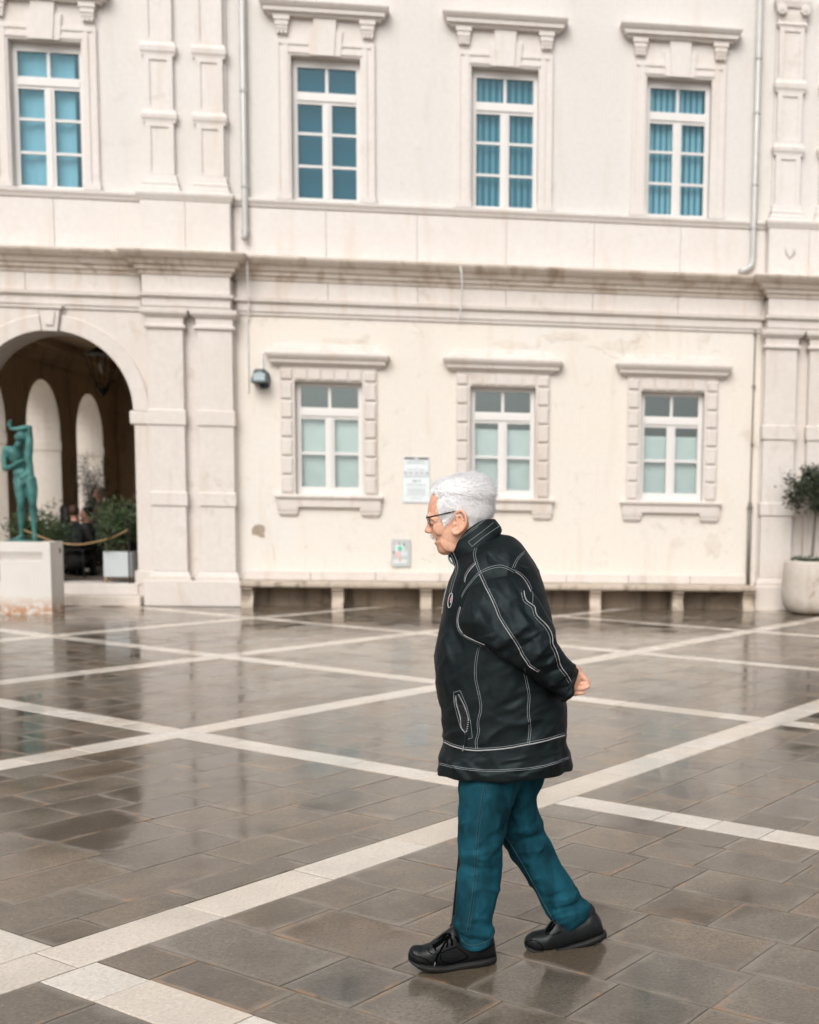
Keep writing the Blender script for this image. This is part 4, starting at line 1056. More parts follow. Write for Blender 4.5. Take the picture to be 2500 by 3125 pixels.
# near hand: palm, thumb, four curled fingers
body.ellipsoid(P3(cH, (915, 760), -.140), (.024, .018, .034))
body.capsule([P3(cH, (880, 560), -.140), P3(cH, (930, 640), -.142), P3(cH, (1010, 760), -.146)], [.018, .020, .014])
body.ellipsoid(P3(cH, (880, 1000), -.140), (.020, .016, .034))
body.capsule([P3(cH, (930, 600), -.152), P3(cH, (1060, 690), -.156), P3(cH, (1180, 800), -.158), P3(cH, (1250, 862), -.155)], [.0115, .0105, .0095, .0085])
body.capsule([P3(cH, (900, 925), -.154), P3(cH, (1080, 925), -.160), P3(cH, (1210, 908), -.160), P3(cH, (1262, 900), -.156)], [.0076, .0076, .0072, .0066])
body.capsule([P3(cH, (900, 1045), -.158), P3(cH, (1085, 1050), -.166), P3(cH, (1215, 1012), -.166), P3(cH, (1262, 990), -.162)], [.0078, .0078, .0074, .0066])
body.capsule([P3(cH, (860, 1180), -.156), P3(cH, (1000, 1176), -.162), P3(cH, (1090, 1160), -.162), P3(cH, (1148, 1155), -.160)], [.0076, .0072, .0066, .006])
body.capsule([P3(cH, (860, 500), -.125), P3(cH, (960, 560), -.112), P3(cH, (1050, 650), -.106), P3(cH, (1110, 720), -.108)], [.013, .012, .010, .009])
# far hand closed round the cane grip
CX, CY = 1428, YM+.270
body.ellipsoid(at(1440, 2185, CY-.012), (.030, .017, .040))
for i in range(4):
    zoff = 2160+i*17
    body.capsule([at(1455, zoff, CY-.012), at(1422, zoff+2, CY-.016), at(1408, zoff+3, CY+.004), at(1424, zoff+4, CY+.017), at(1440, zoff+4, CY+.014)], [.0088, .0086, .008, .0075, .007], 10)
body.capsule([at(1450, 2165, CY-.01), at(1428, 2150, CY+.016), at(1412, 2160, CY+.018)], [.010, .0095, .0085], 10)
bme = remesh(body, .0024, 4, 'body', .5)
bobj = link('body', bme, M['skin'], man)

# ---- eyes, glasses
for s in (-1, 1):
    ey = MB().ellipsoid(P3(cB, (352, 936), s*.033), (.0105, .0115, .0095), 14, 10).build('eye', M['eye'], bobj, smooth=True)
    MB().ellipsoid(P3(cB, (310, 936), s*.033), (.0022, .0052, .0052), 12, 8).build('iris', M['eyewear'], ey, smooth=True)
    MB().tube([P3(cB, p, s*(.030+.0001*(p[0]-300))) for p in ((304, 926), (325, 918), (355, 920), (385, 934))], [.0008, .0012, .0012, .0006], 6).build('eyelash', M['black'], bobj)
gl = empty_part('glasses', man, P3(cB, (270, 940)))
for s in (-1, 1):
    ring = []
    for j in range(24):
        th = 2*math.pi*j/24
        yy = s*(.034+.027*math.cos(th)*1.0); f = math.sin(th)
        q = P3(cB, (274-33*f*0.9, 940-82*f), yy); q.x += abs(yy)*0.10
        ring.append(q)
    MB().tube(ring+[ring[0]], .0013, 6, caps=False).build('lens_rim', M['eyewear'], gl, smooth=True)
    MB().add([sum(ring, Vector())/24]+ring, [(0, 1+j, 1+(j+1) % 24) for j in range(24)]).build('lens', M['lens'], gl)
    a = P3(cB, (254, 888), s*.063); b = P3(cB, (330, 872), s*.079); c = P3(cB, (460, 842), s*.0845); d = P3(cB, (690, 790), s*.085)
    MB().tube([a, b, c, d], [.0022, .0026, .0030, .0026], 8, flat=.5).build('temple_arm', M['eyewear'], gl, smooth=True)
MB().tube([P3(cB, (262, 900), -.008), P3(cB, (252, 892), 0), P3(cB, (262, 900), .008)], .0013, 6).build('bridge', M['eyewear'], gl)

# ---- hair
poly = [(300, 470), (345, 515), (425, 590), (405, 700), (428, 800), (470, 905), (512, 985), (560, 930), (640, 862), (700, 800), (800, 800), (856, 880), (868, 1050), (930, 1090), (1150, 960), (1400, 900), (1400, 100), (280, 100)]
def inpoly(x, y):
    c = False; j = len(poly)-1
    for i in range(len(poly)):
        xi, yi = poly[i]; xj, yj = poly[j]
        if (yi > y) != (yj > y) and x < (xj-xi)*(y-yi)/(yj-yi)+xi: c = not c
        j = i
    return c
O_ = P3(cB, (0, 0)); UX = (P3(cB, (1000, 0))-O_)/1000; UY = (P3(cB, (0, 1000))-O_)/1000
def toB(p):
    d = p-O_; d.y = 0
    return d.dot(UX)/UX.length_squared, d.dot(UY)/UY.length_squared
hc = MB(); hm = MB()
nr = len(hrings); nn = len(hrings[0])
cent = [sum(r, Vector())/nn for r in hrings]
def nrm_at(i, j):
    a = hrings[min(i+1, nr-1)][j]-hrings[max(i-1, 0)][j]; b = hrings[i][(j+1) % nn]-hrings[i][(j-1) % nn]
    n = b.cross(a)
    if n.length < 1e-9: return Vector((0, 0, 1))
    n.normalize()
    mid = (cent[nr//2]+cent[3*nr//4])*.5
    return n if n.dot(hrings[i][j]-mid) > 0 else -n
rh = random.Random(5)
idx = {}
for i in range(nr):
    for j in range(nn):
        p = hrings[i][j]; x, y = toB(p)
        if inpoly(x, y):
            k = .005+.004*noise.noise(p*60)+(.007 if y < 520 else 0)
            idx[(i, j)] = len(hc.v); hc.v.append(tuple(p+nrm_at(i, j)*k))
for i in range(nr-1):
    for j in range(nn):
        q = [(i, j), (i, (j+1) % nn), (i+1, (j+1) % nn), (i+1, j)]
        if all(a in idx for a in q): hc.f.append(tuple(idx[a] for a in q))
topk = [idx[(nr-1, j)] for j in range(nn) if (nr-1, j) in idx]
if len(topk) > 2: hc.f.append(tuple(topk))
hair = hc.build('hair', M['hair_under'], man, smooth=True)
cells_ = [(i, j) for (i, j) in idx if i < nr]
for s in range(15000):
    i, j = rh.choice(cells_)
    i2, j2 = min(i+1, nr-1), (j+1) % nn
    fa, fb = rh.random(), rh.random()
    p = hrings[i][j].lerp(hrings[i][j2], fa).lerp(hrings[i2][j].lerp(hrings[i2][j2], fa), fb)
    n = nrm_at(i, j); x, y = toB(p)
    if not inpoly(x, y): continue
    t = max(0, min(1, (y-300)/600))
    d = Vector((lerp(.9, .45, t), 0, lerp(.25, -1.0, t)))
    if x < 470 and y < 620: d = Vector((.55, 0, .6))
    if x > 900: d = Vector((lerp(.7, .25, t), 0, lerp(.1, -1, t)))
    d += Vector((rh.gauss(0, .22), rh.gauss(0, .25), rh.gauss(0, .18)))
    d = (d-n*d.dot(n)*.8).normalized()
    L = rh.uniform(.018, .036) if y > 480 else rh.uniform(.022, .042)
    lift = rh.uniform(.005, .0145)+(.006 if y < 520 else 0)
    if x > 820 and y < 560: lift += rh.uniform(0, .010)
    if y > 800: L *= .6; lift *= .55
    p0 = p+n*.003; p1 = p+n*lift+d*L*.45; p2 = p+n*lift*1.12+d*L
    w = d.cross(n).normalized()*rh.uniform(.0004, .0008)
    k = len(hm.v)
    hm.v += [tuple(p0-w), tuple(p0+w), tuple(p1-w), tuple(p1+w), tuple(p2)]
    hm.f += [(k, k+1, k+3, k+2), (k+2, k+3, k+4)]
hs_o = hm.build('hair_strands', M['hair_white'], hair); hs_o['kind'] = 'stuff'
# moustache and eyebrow tufts
for nm, base, cnt in (('moustache', [(330, 1140), (340, 1160), (350, 1180), (375, 1185), (400, 1180)], 260), ('eyebrow', [(272, 850), (285, 835), (310, 835), (335, 842)], 130)):
    mm = MB()
    for s in range(cnt):
        q = base[rh.randrange(len(base))]
        yy = rh.uniform(-.026, .026) if nm == 'moustache' else rh.choice((-1, 1))*rh.uniform(.012, .05)
        p = P3(cB, (q[0]+rh.uniform(-10, 18)+abs(yy)*900*(.6 if nm == 'moustache' else .5), q[1]+rh.uniform(-14, 10)), yy)
        d = Vector((rh.uniform(-.4, .2), rh.uniform(-.5, .5), -1 if nm == 'moustache' else .4)).normalized()
        w = Vector((0, .0009, 0)) if s % 2 else Vector((.0009, 0, 0))
        e = p+d*(.010 if nm == 'moustache' else .006); k = len(mm.v)
        mm.v += [tuple(p-w+Vector((-.001, 0, 0))), tuple(p+w+Vector((-.001, 0, 0))), tuple(e+Vector((-.002, 0, 0)))]; mm.f.append((k, k+1, k+2))
    mm.build(nm, M['hair_white'], hair)['kind'] = 'stuff'

# ---- seams, piping, zip, pocket, logo: laid on the cloth
def bvh_of(objs):
    vs, fs = [], []
    for o in objs:
        w = WL[o.name]; b = len(vs)
        vs += [v.co+w for v in o.data.vertices]; fs += [tuple(b+i for i in p.vertices) for p in o.data.polygons]
    return BVHTree.FromPolygons(vs, fs)
BJ = bvh_of([jacket, sleeve, collar]); BT = bvh_of([trousers]); BS = bvh_of([nshoe])
def drape(pts, conv, bvh, off=.0012, step=6):
    out = []
    px = [conv(*p) for p in pts]
    dens = []
    for a, b in zip(px, px[1:]):
        n = max(1, int(math.hypot(b[0]-a[0], b[1]-a[1])/step))
        dens += [(lerp(a[0], b[0], i/n), lerp(a[1], b[1], i/n)) for i in range(n)]
    dens.append(px[-1])
    for x, y in dens:
        d = ray(x, y).normalized()
        h = bvh.ray_cast(CAM, d)
        if h[0] is not None and h[3] < 5.2:
            nn_ = h[1] if h[1].dot(d) < 0 else -h[1]
            out.append(h[0]+nn_*off)
    return out
def smooth2(pts, k=5):
    P, _ = catmull([Vector((*p, 0)) for p in pts], [0]*len(pts), k); return [(p.x, p.y) for p in P]
def seam(pts, conv, r, mat, name, parent, bvh=None, off=None, dbl=0, smoothit=True):
    for sgn in ((-.5, .5) if dbl else (0,)):
        q = smooth2(pts) if smoothit else pts
        q = [(x+dbl*sgn*(1 if abs(pts[-1][1]-pts[0][1]) > abs(pts[-1][0]-pts[0][0]) else 0), y+dbl*sgn*(0 if abs(pts[-1][1]-pts[0][1]) > abs(pts[-1][0]-pts[0][0]) else 1)) for x, y in q]
        d = drape(q, conv, bvh or BJ, off if off is not None else r*.6+.0006)
        # break where the path jumps from one surface to another
        run = [d[0]] if d else []
        for p in d[1:]:
            if (p-run[-1]).length > .03:
                if len(run) > 2: MB().tube(run, r, 5).build(name, mat, parent)
                run = [p]
            else: run.append(p)
        if len(run) > 2: MB().tube(run, r, 5).build(name, mat, parent)
T, PPr = .0005, .0013
arm_front = [(650, 870), (700, 980), (760, 1100), (800, 1200), (870, 1310), (930, 1400), (970, 1479), (1005, 1530), (1020, 1555), (1062, 1585), (1090, 1600)]
arm_back = [(983, 995), (1000, 1060), (1060, 1110), (1085, 1180), (1160, 1260), (1195, 1330), (1200, 1390), (1225, 1440), (1245, 1500), (1262, 1560), (1310, 1625), (1340, 1680)]
seam(arm_front, cA, PPr, M['piping'], 'piping', jacket); seam([(x+16, y-6) for x, y in arm_front], cA, T, M['stitch'], 'stitching', jacket)
seam(arm_back, cA, PPr, M['piping'], 'piping', jacket); seam([(x-18, y+10) for x, y in arm_back], cA, T, M['stitch'], 'stitching', jacket)
seam([(515, 1040), (540, 990), (600, 910), (650, 860), (720, 825), (800, 808), (860, 822), (910, 848)], cA, T, M['stitch'], 'stitching', jacket, dbl=16)
seam([(920, 850), (960, 880), (1000, 930), (1035, 1000)], cA, PPr, M['piping'], 'piping', jacket); seam([(912, 835), (965, 865), (1015, 920), (1048, 1000), (1048, 1090)], cA, T, M['stitch'], 'stitching', jacket)
seam([(622, 672), (612, 720), (626, 780), (655, 860)], cA, T, M['stitch'], 'stitching', jacket, dbl=15)
seam([(540, 928), (552, 880), (580, 835), (624, 788)], cA, PPr, M['piping'], 'piping', jacket); seam([(534, 915), (545, 865), (575, 820), (622, 776)], cA, T, M['stitch'], 'stitching', jacket)
seam([(510, 1115), (490, 1200), (500, 1275), (545, 1330), (620, 1368), (690, 1398)], cA, PPr, M['piping'], 'piping', jacket); seam([(500, 1110), (480, 1200), (490, 1285), (540, 1340), (620, 1385), (720, 1430)], cA, T, M['stitch'], 'stitching', jacket)
seam([(1000, 690), (940, 748), (903, 820)], cA, T, M['stitch'], 'stitching', jacket, dbl=15)
seam([(530, 190), (500, 320), (493, 480), (530, 660), (540, 760), (515, 870), (520, 960), (500, 1040), (505, 1105)], cC, T, M['stitch'], 'stitching', jacket, dbl=16)
seam([(915, 400), (940, 520), (962, 640), (955, 780), (970, 930), (958, 1060)], cC, T, M['stitch'], 'stitching', jacket, dbl=17)
hemp = [(222, 1048), (300, 1085), (420, 1115), (550, 1120), (750, 1105), (950, 1070), (1130, 1030), (1272, 988)]
seam(hemp, cC, .0019, M['piping'], 'piping', jacket); seam([(x, y-18) for x, y in hemp], cC, T, M['stitch'], 'stitching', jacket)
seam([(175, 1238), (350, 1275), (600, 1300), (850, 1290), (1050, 1268), (1200, 1228), (1310, 1185)], cC, T, M['stitch'], 'stitching', jacket, dbl=14)
seam([(505, 600), (570, 545), (650, 490), (700, 455)], cA, T, M['stitch'], 'stitching', jacket); seam([(500, 612), (560, 565), (640, 510)], cA, T*.8, M['stitch'], 'stitching', jacket)
seam([(755, 478), (680, 540), (600, 600), (566, 624), (592, 660), (690, 580), (800, 505)], cA, T, M['stitch'], 'stitching', jacket, smoothit=False)
# pocket
seam([(310, 700), (300, 612), (360, 596), (420, 740), (450, 870), (466, 1010), (428, 1022)], cC, T, M['stitch'], 'stitching', jacket, smoothit=False)
seam([(302, 640), (310, 720), (342, 850), (370, 930), (405, 972)], cC, T, M['stitch'], 'stitching', jacket)
pl = smooth2([(322, 645), (328, 720), (360, 830), (368, 920), (410, 965)], 4); prr = smooth2([(346, 632), (400, 740), (430, 840), (424, 910), (412, 965)], 4)
lp = [drape([p, p], cC, BJ, .001)[0] for p in pl]; rp = [drape([p, p], cC, BJ, .001)[0] for p in prr]
k = len(lp); MB().add(lp+rp, [(i, i+1, k+i+1, k+i) for i in range(k-1)]).build('pocket_opening', M['black'], jacket)
def teeth(pts, nm):
    z = MB(); d = []
    for a, b in zip(pts, pts[1:]):
        n = max(1, int((b-a).length/.0035)); d += [a.lerp(b, i/n) for i in range(n)]
    for i, p in enumerate(d): z.box(p.x-.0019, p.x+.0019, p.y-.0016, p.y+.0005, p.z-.001, p.z+.001)
    z.build(nm, M['zip'], jacket)['kind'] = 'stuff'
teeth(lp, 'zip_teeth'); teeth(rp, 'zip_teeth')
pu = drape([(412, 980), (402, 1050), (388, 1125)], cC, BJ, .004, 4)
MB().tube(pu, .0028, 6).build('zip_puller', M['black'], jacket)
MB().tube(pu[:6], .0016, 6).build('zip_slider', M['zip'], jacket)
MB().tube([p+Vector((-.0005, -.003, 0)) for p in pu[-5:]], .0014, 6).build('puller_tip', M['piping'], jacket)
# front zip: teeth on the silhouette, tape with lettering, pale lining at the throat
fz = [P3(cA, p, -.004) for p in ((472, 852), (448, 890), (420, 945), (396, 1005), (382, 1070), (374, 1130), (371, 1165))]
fz = [p+Vector((-.002, 0, 0)) for p in catmull(fz, [0]*len(fz), 4)[0]]; teeth(fz, 'zip_teeth')
MB().tube(catmull([P3(cA, p, -.002) for p in ((428, 700), (419, 740), (432, 775), (462, 800), (474, 830))], [0]*5, 4)[0], .0035, 8).build('collar_lining', M['lining'], jacket)
seam([(447, 692), (480, 770), (488, 830), (462, 920), (435, 1020)], cA, T, M['stitch'], 'stitching', jacket); seam([(438, 720), (470, 800), (472, 850), (445, 920), (424, 1010)], cA, T*.8, M['stitch'], 'stitching', jacket)
for (x, y) in ((441, 700), (444, 710), (470, 790), (473, 800), (476, 810), (478, 820), (460, 890), (457, 900), (454, 910), (450, 920), (448, 930), (446, 940), (433, 1000), (430, 1010), (427, 1020), (424, 1030)):
    seam([(x-5, y-1), (x+6, y+3)], cA, .0010, M['stitch'], 'lettering', jacket, smoothit=False, off=.0008)
lg = [(432+15*math.sin(t)+8*math.cos(t), 1066-55*math.cos(t)) for t in [2*math.pi*i/18 for i in range(19)]]
seam(lg, cA, .0016, M['piping'], 'chest_emblem', jacket, smoothit=False)
seam([(424, 1062), (430, 1058), (437, 1060)], cA, .0028, M['red'], 'emblem_print', jacket, smoothit=False); seam([(436, 1085), (440, 1050), (446, 1030)], cA, .0024, M['piping'], 'emblem_print', jacket, smoothit=False)
# trouser seams
seam([(690, 70), (652, 300), (626, 500), (612, 750), (600, 900), (575, 1080), (552, 1215)], cD, .0016, M['seam'], 'side_seam', trousers, BT)
seam([(705, 70), (668, 300), (645, 500), (630, 750), (618, 900), (592, 1090), (572, 1215)], cD, .0011, M['stitch'] if False else M['seam'], 'side_seam', trousers, BT)
seam([(850, 500), (960, 680), (1060, 860), (1150, 1030), (1220, 1150)], cD, .0018, M['seam'], 'inner_seam', trousers, BT)
seam([(512, 1268), (560, 1310), (620, 1316), (700, 1290), (752, 1240)], cD, .0018, M['seam'], 'hem_seam', trousers, BT)
# near shoe: laces, toe cap and panel seams
for q in ([(95, 700), (140, 770), (250, 810), (340, 845), (420, 900), (560, 905)], [(385, 660), (400, 720), (460, 752), (560, 748), (700, 700), (900, 620)], [(600, 770), (600, 820), (650, 890), (780, 910), (950, 870), (1080, 810), (1000, 720), (900, 650)], [(1060, 640), (1180, 700), (1330, 715), (1450, 640), (1540, 590)]):
    seam(q, cE, .0014, M['lace'], 'panel_seam', nshoe, BS)
for q in ([(480, 620), (600, 530), (720, 410), (780, 420)], [(470, 640), (560, 560), (700, 470), (790, 430)], [(500, 650), (620, 560), (760, 440)], [(790, 430), (680, 560), (600, 690), (540, 790), (505, 880)], [(700, 480), (720, 560), (710, 630)], [(780, 470), (800, 540), (795, 600)], [(850, 450), (890, 500), (895, 560)], [(480, 600), (500, 660), (520, 700)]):
    d = drape(smooth2(q), cE, BS, .004)
    if len(d) > 2: MB().tube(d, .0033, 6).build('lace', M['lace'], nshoe)
bow = P3(cE, (770, 430), -.155)
def YE(x): return -14.866-.046*(600-x)/960-YM
for q in ([(770, 440), (690, 400), (590, 470), (520, 590), (560, 620), (660, 520), (760, 450)], [(770, 440), (740, 520), (650, 600), (600, 680), (640, 690), (710, 600), (775, 460)], [(765, 440), (700, 540), (620, 680), (540, 800), (500, 890)], [(780, 440), (720, 450), (600, 560), (480, 640)]):
    pp = [P3(cE, p, YE(p[0])+.030) for p in smooth2(q, 3)]
    MB().tube(pp, .0030, 6).build('lace', M['lace'], nshoe)
for (a, b) in (((500, 640), (590, 690)), ((560, 575), (650, 640)), ((625, 520), (715, 590)), ((690, 465), (790, 545)), ((755, 405), (860, 500))):
    MB().tube([P3(cE, p, YE(p[0])+d) for p, d in ((a, .050), (((a[0]+b[0])/2, (a[1]+b[1])/2-12), .030), (b, .014))], .0034, 6).build('lace', M['lace'], nshoe)
seam([(505, 880), (495, 930), (487, 975)], cE, .0016, M['piping'], 'lace_tip', nshoe, BS, off=.004)
for q in ([(740, 760), (800, 745), (850, 750), (900, 775)], [(730, 820), (790, 790), (850, 780), (920, 790)], [(760, 835), (840, 815), (900, 810)]):
    seam(q, cE, .0010, M['rubber'], 'embossed_mark', nshoe, BS)
BF = bvh_of([fshoe])
for q in ([(1000, 1290), (1060, 1280), (1110, 1310), (1130, 1350)], [(1150, 1232), (1200, 1240), (1260, 1215)]):
    seam(q, cD, .0014, M['lace'], 'panel_seam', fshoe, BF)
for q in ([(1150, 1228), (1175, 1180), (1200, 1150)], [(1160, 1215), (1190, 1200), (1215, 1160)], [(1195, 1150), (1180, 1200), (1170, 1225)]):
    d = drape(smooth2(q), cD, BF, .004)
    if len(d) > 2: MB().tube(d, .0033, 6).build('lace', M['lace'], fshoe)
MB().capsule([P3(cD, (1370, 1200), .095), P3(cD, (1420, 1130), .095), P3(cD, (1445, 1070), .095)], [.042, .040, .038], 16).build('sock', M['black'], man, smooth=True)

# ---- cane, held in the far hand
cane = empty('walking_cane', at(1381, 2835, CY), 'thin black walking cane on the far side of the walking person', 'cane')
top_, tip_ = at(1442, 2195, CY), at(1384, 2832, CY)
tip_.z = max(tip_.z, .004)
MB().tube([tip_+Vector((0, 0, .03)), tip_.lerp(top_, .5), top_], [.0065, .0065, .008], 12).build('shaft', M['black'], cane, smooth=True)
dz = (top_-tip_).normalized()
MB().tube([tip_, tip_+dz*.012, tip_+dz*.014, tip_+dz*.05], [.0145, .014, .011, .009], 14).build('ferrule', M['black'], cane, smooth=True)
MB().capsule([top_+Vector((.045, 0, .012)), top_+Vector((0, 0, .018)), top_+Vector((-.055, 0, .004))], [.010, .012, .010], 12).build('handle', M['leather'], cane, smooth=True)

# ================================================================== THINGS ON AND ROUND THE SQUARE
def leafmat(name, a, b):
    m, t, p = newmat(name); n = nz(t, pos(t), 9, 3)
    t.links.new(mix(t, ramp(t, n, [(0.35, (0, 0, 0)), (0.65, (1, 1, 1))]), a, b), p.inputs['Base Color']); p.inputs['Roughness'].default_value = 0.55
    return m
M['leaf'] = leafmat('dark_leaf', (0.028, 0.050, 0.018), (0.07, 0.11, 0.038))
M['leaf_olive'] = leafmat('olive_leaf', (0.014, 0.022, 0.010), (0.05, 0.062, 0.03))
M['leaf_fir'] = leafmat('blue_green_leaf', (0.03, 0.055, 0.045), (0.06, 0.09, 0.075))
M['bark'] = simple('grey_bark', (0.17, 0.14, 0.11), 0.9, var=0.35, scale=25, bmp=0.5)
M['petal'] = simple('white_petal', (0.72, 0.74, 0.68), 0.7)
M['soil'] = simple('dark_soil', (0.03, 0.022, 0.016), 0.95)
M['pot_white'] = simple('white_planter_panel', (0.56, 0.60, 0.62), 0.45, var=0.05)
M['pot_stone'] = stone('pot_stone', (0.62, 0.57, 0.52), (0.52, 0.46, 0.40), (0.36, 0.25, 0.16), 0.6, scale=3.0, rough=0.9, bmp=0.5, streak=0.3)
M['wood'] = simple('light_wood', (0.30, 0.20, 0.13), 0.7)
M['rope'] = simple('tan_rope', (0.42, 0.27, 0.13), 0.9, var=0.3, scale=150)
M['chair'] = simple('dark_chair', (0.012, 0.016, 0.017), 0.5)

def bronze():
    m, t, p = newmat('verdigris_bronze'); v = pos(t)
    col = mix(t, ramp(t, nz(t, v, 7, 5, 0.65), [(0.32, (0, 0, 0)), (0.62, (1, 1, 1))]), (0.014, 0.075, 0.068), (0.065, 0.215, 0.20))
    col = mix(t, ramp(t, nz(t, vscale(t, v, (2, 2, 0.6)), 9, 4), [(0.58, (0, 0, 0)), (0.7, (0.8, 0.8, 0.8))]), col, (0.02, 0.075, 0.06))
    t.links.new(col, p.inputs['Base Color']); p.inputs['Roughness'].default_value = 0.5; p.inputs['Metallic'].default_value = 0.15
    bump(t, p, nz(t, v, 45, 4), 0.4, 0.006); return m
M['bronze'] = bronze()
def plinth_stone():
    m, t, p = newmat('plinth_marble'); v = pos(t)
    col = mix(t, nz(t, v, 3, 5, 0.65), (0.74, 0.71, 0.67), (0.60, 0.56, 0.51))
    gs = nz(t, vscale(t, v, (4.5, 4.5, 0.25)), 2.2, 3); col = mix(t, ramp(t, gs, [(0.56, (0, 0, 0)), (0.68, (0.55, 0.55, 0.55))]), col, (0.38, 0.55, 0.48))
    sep = N(t, 'ShaderNodeSeparateXYZ'); t.links.new(v, sep.inputs[0])
    low = N(t, 'ShaderNodeMapRange'); t.links.new(sep.outputs[2], low.inputs[0]); low.inputs[1].default_value = 0.02; low.inputs[2].default_value = 0.26; low.inputs[3].default_value = 1.0; low.inputs[4].default_value = 0.0
    rn = ramp(t, nz(t, v, 9, 6, 0.7, 0.6), [(0.42, (0, 0, 0)), (0.56, (1, 1, 1))])
    mu = N(t, 'ShaderNodeMath', operation='MULTIPLY'); t.links.new(low.outputs[0], mu.inputs[0]); t.links.new(rn, mu.inputs[1])
    col = mix(t, mu.outputs[0], col, (0.42, 0.20, 0.07))
    t.links.new(col, p.inputs['Base Color']); p.inputs['Roughness'].default_value = 0.6; return m
M['plinth'] = plinth_stone()

# ---- statue and plinth
YS = -1.50
ztop = at(90, 1654, -1.72).z
pl_ = empty('statue_plinth', (-8.30, YS, 0), 'white stained marble plinth under the green bronze statue', 'plinth')
pr = [(-1.75, 0.0), (-1.75, ztop-.26), (-1.70, ztop-.255), (-1.745, ztop-.14), (-1.75, ztop-.135), (-1.75, ztop-.004), (-1.746, ztop), (-1.24, ztop), (-1.235, ztop-.004), (-1.235, 0.0)]
MB().prism(pr, 'x', -8.64, -8.085).build('block', M['plinth'], pl_)
MB().prism([(-1.75, 0.0), (-1.75, ztop-.004), (-1.746, ztop), (-1.24, ztop), (-1.235, ztop-.004), (-1.235, 0.0)], 'x', -8.084, -7.985).build('side_slab', M['plinth'], pl_)
MB().box(-7.986, -7.979, -1.38, -1.345, ztop-.16, ztop-.09).build('fixing_hole', M['black'], pl_)
def cS(x, y): return .1855*x, 1280+.1855*y
def Q(x, y, d=0.0): return at(*cS(x, y), YS+d)
st = MB()
u = .000875
st.capsule([Q(335, 1000), Q(345, 1180, -.03), Q(350, 1400, -.05), Q(352, 1540, .0), Q(355, 1760, .03), Q(358, 1900, .03)], [0.0880, 0.0774, 0.0510, 0.0528, 0.0317, 0.0264], 20)
st.capsule([Q(358, 1925, .03), Q(280, 1962, .0), Q(190, 1985, -.03)], [0.0308, 0.0264, 0.0158], 14)
st.capsule([Q(490, 1000), Q(520, 1180, -.02), Q(540, 1390, -.03), Q(552, 1530, .02), Q(560, 1740, .04), Q(572, 1900, .04)], [0.0880, 0.0792, 0.0493, 0.0510, 0.0317, 0.0264], 20)
st.capsule([Q(575, 1925, .04), Q(590, 1955, -.04), Q(600, 1978, -.12)], [0.0308, 0.0282, 0.0176], 14)
st.ellipsoid(Q(400, 940), (.132, .095, .10)); st.ellipsoid(Q(345, 880, -.02), (.10, .08, .08)); st.ellipsoid(Q(395, 1060, -.085), (.028, .030, .045))
st.capsule([Q(130, 500), Q(210, 540), Q(255, 640), Q(290, 760), Q(320, 860)], [0.0528, 0.0836, 0.0774, 0.0616, 0.0616], 20)
st.capsule([Q(300, 430, .02), Q(330, 500, .07), Q(360, 640, .09), Q(390, 800, .07)], [0.0528, 0.0440, 0.0352, 0.0440], 16)
st.capsule([Q(485, 160), Q(488, 320), Q(475, 480), Q(468, 640), Q(490, 780), Q(478, 920)], [0.0334, 0.0458, 0.0546, 0.0528, 0.0484, 0.0660], 20)
st.capsule([Q(490, 140), Q(420, 135, -.02), Q(300, 155, -.05), Q(185, 155, -.07)], [0.0370, 0.0370, 0.0299, 0.0211], 16)
st.capsule([Q(180, 150, -.07), Q(160, 90, -.07), Q(180, 30, -.07)], [0.0194, 0.0229, 0.0158], 12)
for k, (a, b) in enumerate((((135, 110), (95, 85)), ((140, 70), (118, 30)), ((160, 45), (150, 5)), ((185, 40), (195, 8)))):
    st.capsule([Q(*a, -.075), Q((a[0]+b[0])/2, (a[1]+b[1])/2-6, -.09), Q(*b, -.085)], [0.0106, 0.0097, 0.0070], 8)
st.capsule([Q(100, 490), Q(75, 640), Q(85, 810, -.02)], [0.0440, 0.0405, 0.0370], 16)
st.capsule([Q(85, 815, -.02), Q(200, 770, -.08), Q(310, 700, -.11), Q(385, 660, -.12)], [0.0352, 0.0334, 0.0229, 0.0141], 16)
st.capsule([Q(300, 420), Q(335, 360), Q(350, 310)], [0.0484, 0.0440, 0.0440], 14)
st.ellipsoid(Q(362, 278), (.076, .080, .074)); st.ellipsoid(Q(315, 292, -.03), (.060, .052, .056)); st.ellipsoid(Q(275, 308, -.03), (.022, .025, .02)); st.ellipsoid(Q(300, 260, -.075), (.015, .012, .022))
st.ellipsoid(Q(395, 250, .02), (.055, .07, .06)); st.ellipsoid(Q(380, 2000), (.26, .14, .022))
sme_ = remesh(st, .009, 2, 'bronze_statue', .5)
zmin = min(v.co.z for v in sme_.vertices)
for v in sme_.vertices: v.co.z = max(v.co.z, ztop+.001)
link('bronze_statue', sme_, M['bronze'], None, label='green verdigris bronze nude statue with one arm bent over its head', cat='statue')

